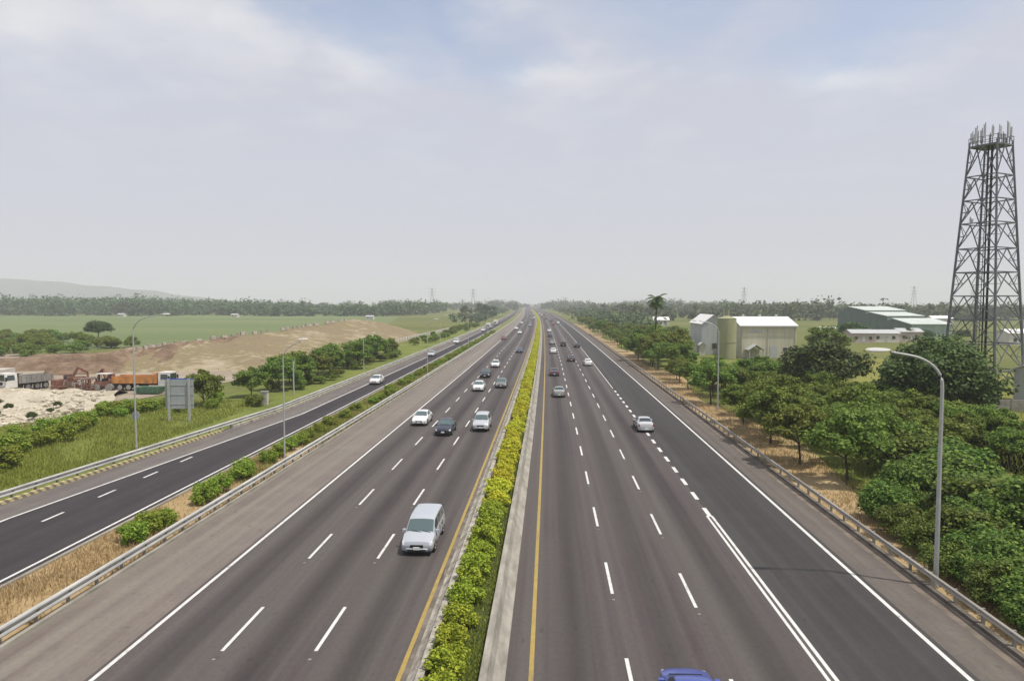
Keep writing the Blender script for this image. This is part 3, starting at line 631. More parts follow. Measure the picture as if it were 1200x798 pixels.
for x, y, s, sz in [(-23.9, 38.0, .52, .55), (-24.1, 39.6, .56, .6), (-23.8, 41.0, .48, .5), (-23.7, 46.0, .55, .55), (-24.2, 47.4, .6, .6), (-24.0, 48.9, .55, .55), (-24.0, 52.2, .6, .6), (-24.3, 53.8, .6, .6), (-24.2, 58, .5, .5), (-24.1, 60.3, .5, .5), (-24.4, 63, .6, .55), (-24.2, 65.5, .6, .5), (-24.6, 68.5, .55, .5), (-24.4, 72, .5, .45), (-24.6, 76, .55, .5), (-24.3, 81, .5, .45), (-24.7, 87, .5, .45)]:
    gp('bush_bright', 'strip_shrub', 'ls', x, y, s*1.12, sz*1.05, 'shrub', BP)
y = 93
while y < 330:
    gp('bush_bright', 'strip_shrub', 'ls', -24.3+rnd.uniform(-.8, .8)+bend(y), y, rnd.uniform(.4, .66), rnd.uniform(.34, .52), 'shrub', BP); y += rnd.uniform(1.6, 4.5)
for i in range(70):
    x = rnd.uniform(-205, -128); y = 150+(-x-125)*0.62+rnd.uniform(0, 62); gp('bush', 'field_bush', 'lf', x, y, rnd.uniform(1.3, 2.1), rnd.uniform(1.1, 1.9), 'bush', BP)
plant('dark', 'round_bush', -176, 262, .95, .78, 'single dark rounded tree standing on the green crop field', 'tree')
for x, y, s in [(-60, 640, 1.1), (-52, 610, 1.0), (-70, 700, 1.2), (-46, 560, .6), (-80, 655, 1.0), (-430, 690, 1.35), (-445, 700, 1.2), (-415, 705, 1.1)]:
    plant('far', 'distant_tree', x, y, s, s, GROUPS['fr'][0], 'tree', GROUPS['fr'][1])
# coconut palm
def palm(x, y, H):
    t = empty('palm_tree', (x, y, 0), 0, 'tall coconut palm rising above the roadside trees on the right', 'palm tree')
    MB().tube([(0, 0, -.2), (.2, 0, H*.4), (.35, .1, H*.75), (.4, .1, H)], 0.24, 0.14, 8).link('trunk', M['bark'], t)
    for k in range(20):
        a = k*2.399; e = 1.15-1.75*((k+.5)/20)
        V = []; F = []; Ln = 2.9; ns = 9
        p = Vector((.4, .1, H)); d = Vector((math.cos(a)*math.cos(e), math.sin(a)*math.cos(e), math.sin(e))); side = Vector((-math.sin(a), math.cos(a), 0))
        prev = p.copy()
        for i in range(ns):
            d = (d+Vector((0, 0, -0.16))).normalized(); nx = prev+d*Ln/ns
            w = 0.75*math.sin(math.pi*(i+1.2)/(ns+1.5))+.1
            for sgn in (-1, 1):
                b_ = len(V); tip = prev+side*sgn*w+d*.35+Vector((0, 0, -w*.45)); V += [prev, nx, tip+d*.16, tip]; F.append((b_, b_+1, b_+2, b_+3))
            prev = nx
        link('frond', mk('frond', V, F, M['leaf_dark']), t)
palm(25.6, 172, 14.6)
for x, y, s in [(22.5, 150, 1.25), (24.0, 159, 1.4), (21.5, 166, 1.2), (26.8, 180, 1.5), (30, 165, 1.4), (23.5, 176, 1.3), (28.0, 152, 1.2)]: gp('left', 'roadside_tree', 'r1', x-.6, y, s)

# far woods
def woods(name, pts, label, per=96, leaf=2.3):
    q = np.random.default_rng(len(pts)); C = []; Rr = []
    for x, y, h in pts:
        h *= .62+.55*(.5+.5*math.sin(x*.021+math.sin(x*.0063)*3))+.30*(q.random()**3)
        for k in range(4):
            C.append((x+q.normal()*h*.30, y+q.normal()*h*.2, h*(.12+.165*k+.05*q.random()))); Rr.append(h*(.27+.13*q.random()))
    V, F = leaves(C, Rr, per//4, leaf, q, .8)
    return tag(link(name, mk(name, V, F, M['leaf_far'])), label, 'woods', kind='stuff')
P = []
for i in range(900):
    y = rnd.uniform(690, 1000); x = rnd.uniform(-1000, -150); P.append((x, y+max(0, (-x-500)*.15), rnd.uniform(13, 19)+max(0, (-x-420))*.013))
woods('woodland', P, 'hazy belt of dark woods beyond the crop field on the left')
P = [(rnd.uniform(60, 1150), rnd.uniform(520, 1050), rnd.uniform(10, 17)) for i in range(900)]
woods('woodland', P, 'hazy belt of woods along the horizon on the right')
P = [(rnd.uniform(-420, 400), rnd.uniform(1250, 2000), rnd.uniform(14, 22)) for i in range(420)]
P = [p for p in P if not (-14 < p[0]-bend(p[1])+2 < 22 and p[1] < 1850) and not (-34 < p[0]-bend(p[1]) < 22 and p[1] < 1850)]
woods('woodland', P, 'blue-grey woods closing the far end of the motorway')
P = [(rnd.uniform(26, 60)+bend(y)*.7, y, rnd.uniform(5, 9)) for y in np.linspace(330, 1200, 150)]+[(rnd.uniform(-75, -44)+bend(y), y, rnd.uniform(4, 8)) for y in np.linspace(480, 1200, 110)]
woods('woodland', P, 'distant trees lining both sides of the far motorway', 42, 1.5)
# hills
hv = []; hf = []; nx_ = 60
for j in range(6):
    for i in range(nx_+1):
        u = i/nx_; x = -4300+u*3400; prof_ = (0.55+.45*math.sin(u*2.6+.7))*(1-u)**.35*math.sin(math.pi*min(1, u*1.0+.25))**.6
        w = math.sin(math.pi*j/5)
        hv.append((x, 3500+j*160, -0.6+w*(185*max(0, prof_)+4*math.sin(i*1.3)+3*math.sin(i*.57+1))))
for j in range(5):
    hf += [(j*(nx_+1)+i, j*(nx_+1)+i+1, (j+1)*(nx_+1)+i+1, (j+1)*(nx_+1)+i) for i in range(nx_)]
link('hills', mk('hills', hv, hf, M['hill'], smooth=True))['kind'] = 'structure'
# ------------------------------------------------------------------ vehicles (front towards +Y)
SED = [(2.27, .34, .56, .60, .66, .62, .54), (2.20, .24, .64, .69, .76, .71, .63), (1.9, .2, .73, .79, .84, .78, .69), (1.45, .2, .81, .88, .87, .81, .72),
       (.98, .2, .88, .96, .875, .81, .74), (.10, .2, .92, 1.37, .88, .81, .58), (-.4, .2, .93, 1.43, .88, .81, .59), (-.95, .2, .94, 1.39, .88, .80, .58),
       (-1.62, .2, .95, 1.05, .865, .78, .69), (-2.05, .22, .93, 1.01, .83, .75, .67), (-2.22, .27, .86, .93, .77, .70, .61), (-2.28, .36, .66, .70, .70, .66, .58)]
MPV = [(2.34, .34, .58, .63, .74, .69, .60), (2.27, .24, .70, .76, .83, .78, .70), (2.0, .2, .80, .865, .865, .81, .75), (1.65, .2, .88, .945, .885, .83, .78), (1.38, .2, .93, 1.00, .89, .84, .79),
       (.62, .2, .99, 1.56, .895, .84, .715), (.1, .2, 1.0, 1.63, .895, .84, .73), (-1.0, .2, 1.01, 1.66, .895, .84, .73), (-2.02, .2, 1.02, 1.61, .89, .835, .72),
       (-2.24, .22, 1.0, 1.16, .87, .82, .76), (-2.32, .27, .84, .92, .84, .80, .74), (-2.36, .38, .62, .66, .79, .75, .68)]
SUV = [(2.2, .40, .68, .74, .70, .65, .56), (2.12, .30, .80, .86, .80, .75, .68), (1.8, .26, .92, .98, .87, .81, .74), (1.4, .26, .98, 1.05, .89, .83, .76), (1.05, .26, 1.02, 1.10, .895, .84, .77),
       (.40, .26, 1.05, 1.60, .90, .84, .64), (0, .26, 1.06, 1.67, .90, .84, .65), (-.9, .26, 1.07, 1.69, .90, .84, .65), (-1.75, .26, 1.08, 1.62, .895, .83, .64),
       (-2.05, .28, 1.06, 1.20, .87, .81, .72), (-2.15, .33, .88, .96, .84, .79, .71), (-2.19, .44, .70, .74, .78, .74, .66)]
HAT = [(2.0, .34, .58, .62, .66, .61, .52), (1.93, .24, .68, .73, .76, .71, .63), (1.65, .2, .78, .84, .83, .78, .70), (1.3, .2, .85, .92, .85, .80, .73), (1.0, .2, .90, .98, .855, .80, .74),
       (.2, .2, .94, 1.42, .86, .80, .60), (-.2, .2, .95, 1.48, .86, .80, .61), (-.8, .2, .96, 1.47, .86, .80, .61), (-1.45, .2, .98, 1.36, .855, .79, .59),
       (-1.85, .22, .96, 1.06, .84, .77, .68), (-1.95, .27, .82, .90, .80, .75, .66), (-1.99, .36, .62, .66, .74, .70, .62)]
def loft_array(st):
    A = []
    for (y, zb, zbelt, zt, wm, wb, wt) in st:
        zm = zb+.14+(zbelt-zb-.14)*.45
        hlf = [(.93*wm, zb), (wm, zb+.16), (wm+.012, zm), (wb+.02, zbelt), (wt, zt-.045), (wt-.12, zt), (wt*.4, zt+.018), (0, zt+.022)]
        row = [(x, y, z) for x, z in hlf]+[(-x, y, z) for x, z in hlf[:-1][::-1]]
        A.append(row)
    return np.array(A)            # stations x 15 x 3
def surf(A, s, t):
    i = min(int(s), len(A)-2); j = min(int(t), A.shape[1]-2); u = s-i; v = t-j
    return (A[i, j]*(1-u)*(1-v)+A[i+1, j]*u*(1-v)+A[i, j+1]*(1-u)*v+A[i+1, j+1]*u*v)
def panel(A, s0, s1, t0, t1, ns, nt_, off, name, m):
    """thin closed shell lying on the body between stations s0..s1 and ring positions t0..t1"""
    P = np.array([[surf(A, s0+(s1-s0)*a/ns, t0+(t1-t0)*b/nt_) for b in range(nt_+1)] for a in range(ns+1)])
    nn = np.cross(np.gradient(P, axis=0), np.gradient(P, axis=1)); nn /= (np.linalg.norm(nn, axis=2)[..., None]+1e-9)
    c = P.reshape(-1, 3).mean(0); ref = c-np.array([0, c[1]*.9, .6])
    if (nn.reshape(-1, 3).mean(0)*ref).sum() < 0: nn = -nn
    top = (P+nn*off).reshape(-1, 3); bot = (P-nn*.02).reshape(-1, 3); n = nt_+1; k = len(top); F = []
    for a in range(ns):
        for b in range(nt_): F.append((a*n+b, a*n+b+1, (a+1)*n+b+1, (a+1)*n+b))
    edge = [(0, b) for b in range(nt_)]+[(a, nt_) for a in range(ns)]+[(ns, b) for b in range(nt_, 0, -1)]+[(a, 0) for a in range(ns, 0, -1)]
    for q in range(len(edge)):
        a, b = edge[q]; c_, d = edge[(q+1) % len(edge)]; i, j = a*n+b, c_*n+d; F.append((i, j, j+k, i+k))
    me = mk(name, np.concatenate([top, bot]), F, m)
    bm = bmesh.new(); bm.from_mesh(me); bmesh.ops.recalc_face_normals(bm, faces=bm.faces); bm.to_mesh(me); bm.free()
    return me
def wheel_mesh(r, w):
    tb = MB(); n = 20; pr = [(-w/2, r*.72), (-w/2, r*.94), (-w/2+.03, r), (w/2-.03, r), (w/2, r*.94), (w/2, r*.72)]
    V = []; F = []
    for k in range(n):
        a = 2*math.pi*k/n; V += [(x, q*math.cos(a), q*math.sin(a)) for x, q in pr]
    for k in range(n):
        for j in range(5): F.append((k*6+j, ((k+1) % n)*6+j, ((k+1) % n)*6+j+1, k*6+j+1))
    ty = mk('wheel', V, F, M['rubber'], smooth=35)
    b = MB().tube([(-w/2+.03, 0, 0), (w/2-.015, 0, 0)], r*.73, None, 16)
    for k in range(5):
        a = k*1.2566; b.bar((w/2-.012, .05*math.cos(a), .05*math.sin(a)), (w/2-.012, r*.66*math.cos(a), r*.66*math.sin(a)), .07, .03)
    return ty, b.mesh('rim', M['rim'])
def car_proto(st, kind, wr=.31):
    A = loft_array(st); n = A.shape[1]; parts = []
    F = [(i*n+j, i*n+(j+1) % n, (i+1)*n+(j+1) % n, (i+1)*n+j) for i in range(len(A)-1) for j in range(n)]
    F += [tuple(range(n-1, -1, -1)), tuple((len(A)-1)*n+j for j in range(n))]
    me = mk('body', A.reshape(-1, 3), F, M['paint'], smooth=38)
    bm = bmesh.new(); bm.from_mesh(me); bmesh.ops.recalc_face_normals(bm, faces=bm.faces); bm.to_mesh(me); bm.free()
    parts.append(('body', me, (0, 0, 0), None))
    cw = 4; cr = 8
    parts.append(('windscreen', panel(A, cw+.07, cw+.93, 4.25, 9.75, 4, 8, .008, 'windscreen', M['glass_pale']), (0, 0, 0), None))
    parts.append(('rear_window', panel(A, cr-1+.10 if kind == 'sedan' else cr+.08, cr-.10 if kind == 'sedan' else cr+.85, 4.3, 9.7, 3, 8, .008, 'rear_window', M['glass']), (0, 0, 0), None))
    last = cr-.45 if kind == 'sedan' else cr-.06
    for (ta, tb_) in ((3.14, 3.90), (10.10, 10.86)):
        parts.append(('side_window', panel(A, cw+.62, cw+2.02, ta, tb_, 5, 3, .008, 'side_window', M['glass']), (0, 0, 0), None))
        parts.append(('side_window', panel(A, cw+2.12, min(last, cw+2.95), ta, tb_, 4, 3, .008, 'side_window', M['glass']), (0, 0, 0), None))
        if kind in ('mpv', 'suv'): parts.append(('side_window', panel(A, cw+3.05, last, ta, tb_, 3, 3, .008, 'side_window', M['glass']), (0, 0, 0), None))
    y0 = st[0][0]; y1 = st[-1][0]; e = len(A)-1
    for (ta, tb_) in ((2.45, 3.6), (10.4, 11.55)):
        parts.append(('headlight', panel(A, .25, 1.7, ta, tb_, 3, 3, .014, 'headlight', M['lens']), (0, 0, 0), None))
        parts.append(('tail_light', panel(A, e-1.75, e-.25, ta-.25 if ta < 7 else ta, tb_-.1 if ta < 7 else tb_+.25, 3, 3, .014, 'tail_light', M['tail']), (0, 0, 0), None))
    zb = st[0][1]; zl = st[0][2]
    parts.append(('grille', MB().box(-.36, .36, y0-.06, y0+.03, zl-.12, zl+.03).mesh('grille', M['black']), (0, 0, 0), None))
    for (nm, yy, sg) in (('bumper', y0, 1), ('bumper', y1, -1)):
        b = MB(); xs = [(-.84, -.5), (-.80, -.14), (-.55, .02), (0, .07), (.55, .02), (.80, -.14), (.84, -.5)]; V = []
        for x, dy in xs:
            yv = yy+sg*dy; V += [(x, yv, zb-.06), (x, yv+sg*.02, zb+.06), (x, yv, zl-.16), (x*.9, yv-sg*.14, zl-.13), (x*.9, yv-sg*.14, zb-.06)]
        Fq = [(i*5+k, i*5+(k+1) % 5, i*5+5+(k+1) % 5, i*5+5+k) for i in range(6) for k in range(5)]+[(0, 1, 2, 3, 4), (34, 33, 32, 31, 30)]
        me = b.add(V, Fq).mesh('bumper', M['paint'], 40); bm = bmesh.new(); bm.from_mesh(me); bmesh.ops.recalc_face_normals(bm, faces=bm.faces); bm.to_mesh(me); bm.free()
        parts.append((nm, me, (0, 0, 0), None))
        parts.append(('number_plate', MB().box(-.17, .17, min(yy+sg*.06, yy+sg*.115), max(yy+sg*.06, yy+sg*.115), zb+.03, zb+.17).mesh('number_plate', M['plate']), (0, 0, 0), None))
    parts.append(('air_intake', MB().box(-.5, .5, y0+.02, y0+.085, zb-.055, zb+.02).mesh('air_intake', M['black']), (0, 0, 0), None))
    parts.append(('valance', MB().box(-.80, .80, y0-.16, y0+.045, zb-.15, zb-.062).mesh('valance', M['black']), (0, 0, 0), None))
    parts.append(('underbody', MB().box(-.72, .72, y1+.25, y0-.25, .17, .32).mesh('underbody', M['black']), (0, 0, 0), None))
    ty, rim = wheel_mesh(wr, .20); arch = MB().tube([(-.12, 0, 0), (.0, 0, 0)], wr+.07, None, 18).mesh('wheel_arch', M['black'])
    wb_ = (y0-.85, y1+.87)
    for yw in wb_:
        for sg in (1, -1):
            wm = .885 if kind != 'hatch' else .862
            parts.append(('wheel_arch', arch, (sg*(wm+.006), yw, wr+.02), None if sg > 0 else 'flip'))
            parts.append(('wheel', ty, (sg*(wm-.085), yw, wr), ('rim', rim, sg)))
    cow = st[4]
    for yy in (st[4][0]-.28, (st[5][0]+st[7][0])/2+.02, st[7][0]-.1):
        for sg in (1, -1):
            parts.append(('door_seam', MB().box(min(sg*.80, sg*(st[6][4]+.016)), max(sg*.80, sg*(st[6][4]+.016)), yy-.008, yy+.008, .34, st[6][2]-.06).mesh('door_seam', M['black']), (0, 0, 0), None))
    for yy in (st[5][0]-.28, st[7][0]+.22):
        for sg in (1, -1):
            parts.append(('door_handle', MB().box(min(sg*.80, sg*(st[6][4]+.03)), max(sg*.80, sg*(st[6][4]+.03)), yy-.09, yy+.09, st[6][2]-.17, st[6][2]-.135).mesh('door_handle', M['black']), (0, 0, 0), None))
    a5 = surf(A, 4.04, 5); parts.append(('wiper', MB().bar((-.1, cow[0]+.03, cow[3]+.035), (.48, cow[0]-.05, cow[3]+.075), .022).bar((-.62, cow[0]+.03, cow[3]+.025), (-.12, cow[0]-.05, cow[3]+.075), .022).mesh('wiper', M['black']), (0, 0, 0), None))
    for sg in (1, -1):
        mb = MB().box(min(sg*.84, sg*1.03), max(sg*.84, sg*1.03), cow[0]-.42, cow[0]-.25, cow[2]-.02, cow[2]+.13)
        parts.append(('wing_mirror', mb.mesh('wing_mirror', M['paint']), (0, 0, 0), None))
    return parts
PROTO = {'sedan': car_proto(SED, 'sedan'), 'mpv': car_proto(MPV, 'mpv'), 'suv': car_proto(SUV, 'suv', .35), 'hatch': car_proto(HAT, 'hatch', .29)}
CARG = {1: 'cars driving away on the right carriageway', -1: 'cars coming towards us on the left carriageway', -2: 'vehicles coming down the slip road'}
def car(kind, col, x, y, d, label, cat='car', name='car'):
    s = slope(y); rz = math.atan(-s)+(0 if d > 0 else math.pi)
    t = empty(name, (x, y, 0.004), rz, label, cat, CARG[d])
    for nm, me, loc, ex in PROTO[kind]:
        o = link(nm, me, t, loc); o.color = (*col, 1)
        if ex == 'flip': o.rotation_euler = (0, 0, math.pi)
        elif isinstance(ex, tuple):
            r_ = link(ex[0], ex[1], o)
            if ex[2] < 0: o.rotation_euler = (0, 0, math.pi)
    return t
def lorry(x, y, d, label, box=M['truck_white'], L_=6.2):
    s = slope(y); rz = math.atan(-s)+(0 if d > 0 else math.pi)
    t = empty('lorry', (x, y, 0.004), rz, label, 'lorry', CARG[d])
    MB().prism([(L_/2-1.7, .5), (L_/2, .5), (L_/2+.05, 1.2), (L_/2-.35, 2.2), (L_/2-1.7, 2.25)], -.95, .95).link('cab', M['truck_white'], t)
    MB().prism([(L_/2+.055, 1.26), (L_/2+.07, 1.26), (L_/2-.28, 2.1), (L_/2-.3, 2.1)], -.82, .82).link('windscreen', M['glass'], t)
    MB().box(-1.1, 1.1, -L_/2, L_/2-1.75, .85, 3.0).link('cargo_box', box, t)
    MB().box(-.5, .5, -L_/2+.1, L_/2-.3, .5, .84).link('chassis', M['black'], t)
    ty, rim = wheel_mesh(.42, .28)
    for yw in (L_/2-.9, -L_/2+1.1):
        for sg in (1, -1):
            w = link('wheel', ty, t, (sg*.86, yw, .42), 0 if sg > 0 else math.pi); link('rim', rim, w)
SIL = (.50, .52, .54); WHT = (.78, .78, .76); BLK = (.025, .027, .035); DGR = (.075, .075, .08); GRN = (.33, .36, .32); PUR = (.10, .075, .09)
def front(y, L_): return y+L_/2          # contact row in the photo is the nearer end
car('mpv', (.46, .49, .52), -7.22, 39.2, -1, 'large silver people carrier nearest to us in the left carriageway', 'car')
car('sedan', WHT, -14.61, 78.6, -1, 'white saloon hugging the left white edge line beside the hard shoulder')
car('sedan', (.03, .035, .05), -11.02, 72.9, -1, 'dark blue-black saloon between the white saloon and the silver off-roader')
car('suv', SIL, -7.39, 75.4, -1, 'silver off-roader in the lane beside the hedge, behind the large silver people carrier')
car('hatch', WHT, -11.12, 108.6, -1, 'white hatchback beside the dark grey saloon in the middle lane')
car('sedan', (.17, .18, .17), -7.87, 113.2, -1, 'dark grey-green saloon in the hedge-side lane beside the white hatchback')
car('sedan', BLK, -11.9, 128.3, -1, 'black saloon right behind the white hatchback in the middle lane')
car('hatch', WHT, -11.6, 148.2, -1, 'small white car following the black saloon in the middle lane')
car('sedan', (.045, .05, .075), -8.4, 192, -1, 'dark blue saloon alone in the hedge-side lane')
car('hatch', (.20, .045, .05), -17.3, 258, -1, 'dark red car near the white edge line, far up the left carriageway')
car('sedan', WHT, -13.4, 308, -1, 'white car just beyond the dark red car')
car('sedan', WHT, -17.2, 355, -1, 'white car in the outer lane, second beyond the dark red car')
car('suv', (.30, .27, .36), -11.5, 400, -1, 'mauve-grey car far up the left carriageway')
car('sedan', WHT, -18.5, 455, -1, 'white car far up beside the hard shoulder, last of the outer lane')
car('suv', DGR, -14.2, 540, -1, 'tiny dark car at the far end of the left carriageway, middle lane')
car('hatch', WHT, -14.0, 610, -1, 'tiny pale car behind the tiny dark car on the left carriageway')
car('suv', BLK, -19.5, 690, -1, 'farthest dark car on the left carriageway, outer lane')
car('sedan', (.42, .44, .46), -19.2, 800, -1, 'farthest grey car on the left carriageway, beside the woods')
car('hatch', (.055, .085, .34), 4.75, 22.55, 1, 'blue car cut off by the bottom edge of the picture')
car('sedan', (.55, .56, .57), 10.2, 76.0, 1, 'silver saloon straddling the white block line of the merging lane')
car('sedan', GRN, 1.35, 102.8, 1, 'greenish silver saloon in the lane next to the median barrier')
car('sedan', PUR, .85, 132.0, 1, 'dark purple saloon ahead of the greenish silver saloon')
car('hatch', WHT, 8.3, 153.3, 1, 'white hatchback in the third lane ahead of the silver saloon')
car('sedan', DGR, 5.0, 164.2, 1, 'dark grey saloon in the second lane beside the white hatchback')
car('hatch', WHT, .9, 189.6, 1, 'white hatchback in the lane next to the median barrier')
car('sedan', BLK, 8.3, 214.6, 1, 'black saloon in the third lane, ahead of its white hatchback')
car('suv', BLK, 4.2, 221, 1, 'black estate car in the second lane, ahead of the dark grey saloon')
car('sedan', GRN, .75, 229.8, 1, 'grey-green saloon in front of the barrier-side white hatchback')
car('hatch', DGR, .0, 280, 1, 'dark small car ahead of the grey-green saloon')
car('suv', WHT, -.4, 325, 1, 'white off-roader ahead of the dark small car, beside the median')
car('sedan', (.35, .06, .05), 2.2, 430, 1, 'red car in the distance on the right carriageway')
car('suv', WHT, 5.2, 450, 1, 'distant white car to the right of the red car')
car('sedan', BLK, 1.0, 500, 1, 'distant black car ahead of the red car')
car('suv', DGR, -3.5, 560, 1, 'distant dark car close to the median, ahead of the distant black car')
car('sedan', (.16, .17, .20), 4.0, 590, 1, 'distant grey car in the third lane of the right carriageway')
lorry(-8.2, 680, 1, 'distant white box lorry near the end of the right carriageway')
car('sedan', BLK, -7.0, 760, 1, 'farthest dark car on the right carriageway, second lane')
car('suv', WHT, -13.5, 850, 1, 'farthest white car on the right carriageway')
car('hatch', WHT, -29.45, 116.6, -2, 'white hatchback coming down the slip road, nearest of its vehicles')
car('sedan', SIL, -30.4, 177.5, -2, 'silver saloon on the slip road, second from us')
car('suv', WHT, -31.4, 232.5, -2, 'white off-roader on the slip road, third from us')
car('sedan', WHT, -32.3, 335, -2, 'distant white car on the slip road ahead of the white lorry')
lorry(-32.8, 368, -2, 'white box lorry far up the slip road, the nearer of two')
lorry(-33.4, 426, -2, 'white box lorry far up the slip road, the farther of two', L_=9)

# ------------------------------------------------------------------ street lamps and signs
def lamp(x, y, H, side, reach, label, r=.085, rise=.55, head=True, name='street_lamp'):
    t = empty(name, (x, y, 0), 0 if side > 0 else math.pi, label, 'street lamp', 'street lamps along the motorway')
    MB().tube([(0, 0, 0), (0, 0, .35)], .15, .14, 10).link('base', M['pole'], t)
    k = 1.7
    MB().tube([(0, 0, .3), (0, 0, (H-k)*.5), (0, 0, H-k)], r*1.15, r*.8, 10).link('pole', M['pole'], t, smooth=50)
    pts = [(0, 0, H-k)]+[(k*1.15*(1-math.cos(a)), 0, H-k+(k-rise*.4)*math.sin(a)) for a in np.linspace(.2, 1.35, 8)]
    pts += [(reach*.8, 0, H-.10), (reach-.5, 0, H)]
    hs = .7 if side > 0 else 1.0
    MB().tube(pts, r*.8, r*.5, 8).link('arm', M['pole'], t, smooth=50)
    b = MB(); hp = [(-.5, .07, .05), (-.3, .13, .09), (.1, .17, .11), (.5, .13, .08), (.62, .05, .03)]; V = []
    for dx, w, h in [(a_*hs, b_*hs, c_*hs) for a_, b_, c_ in hp]: V += [(reach+dx, -w, H-h*.3), (reach+dx, w, H-h*.3), (reach+dx, w*.7, H+h), (reach+dx, -w*.7, H+h)]
    F = [(i*4+k_, i*4+(k_+1) % 4, i*4+4+(k_+1) % 4, i*4+4+k_) for i in range(4) for k_ in range(4)]+[(3, 2, 1, 0), (16, 17, 18, 19)]
    hd = b.add(V, F).link('lamp_head', M['lamp_white'], t)
    MB().box(reach-.15*hs, reach+.42*hs, -.09*hs, .09*hs, H-.10*hs, H-.035*hs).link('lens', M['lens'], hd)
    return t
lamp(18.75, 34.2, 11.5, -1, 3.0, 'tall curved street lamp nearest on the right, standing behind the guardrail', .10)
lamp(21.6, 90.4, 11.5, -1, 3.0, 'curved street lamp half hidden in the roadside trees, in front of the silo')
lamp(-22.45, 57.3, 10.7, 1, 1.7, 'slim street lamp in the brown grass strip, nearest on the left of the carriageway', .06)
lamp(-23.1, 130, 10.7, 1, 1.7, 'street lamp in the grass strip, second from us', .065)
lamp(-24.2, 205, 10.7, 1, 1.7, 'street lamp in the grass strip, third from us', .065)
lamp(-26, 290, 10.7, 1, 1.7, 'street lamp in the grass strip, fourth from us', .065)
t = lamp(-38.95, 63, 12.7, 1, 3.2, 'tall street lamp with a round disc on its post, on the grass bank', .075)
MB().tube([(-.05, .10, 3.15), (-.05, .13, 3.15)], .42, None, 20).link('round_sign', M['sign_back'], t)
lamp(-38.3, 141, 7.6, 1, 2.1, 'short street lamp at the slip road edge in front of the trees', .085)
lamp(-37.4, 235, 9.5, 1, 2.1, 'street lamp at the far slip road, beside the pale wall', .085)
t = empty('lamp_post', (-38.1, 101.2, 0), 0, 'bare grey post without a lamp in front of the slip road trees', 'post')
MB().tube([(0, 0, 0), (0, 0, 5.2)], .11, .10, 10).link('pole', M['pole'], t)
MB().box(-.13, .13, -.13, .13, 5.2, 5.28).link('cap', M['steel_dull'], t)
t = empty('concrete_block', (-38.4, 91.3, 0), 0, 'pale upright concrete block at the end of the striped kerb section', 'block')
MB().box(-.45, .45, -.3, .3, 0, 1.75).link('body', M['pale_concrete'], t); MB().box(-.52, .52, -.37, .37, 1.75, 1.85).link('cap', M['concrete'], t)
# big road sign seen from behind
t = empty('road_sign', (-43.0, 78.2, 0), 0.12, 'large grey back of a road sign on two posts with a blue edge', 'sign')
for i in range(5): MB().box(-1.62+i*.65, -.98+i*.65, -.02, .02, 1.45, 4.85).link('panel', M['sign_back'], t)
MB().box(-1.60, 1.60, .024, .06, 1.47, 4.98).link('sign_face', M['sign_blue'], t)
for x in (-1.15, 1.15): MB().box(x-.11, x+.11, -.26, -.06, 0, 4.95).link('post', M['pole'], t)
for z in (2.0, 3.1, 4.2): MB().box(-1.6, 1.6, -.058, -.022, z-.05, z+.05).link('crossbar', M['sign_back'], t)

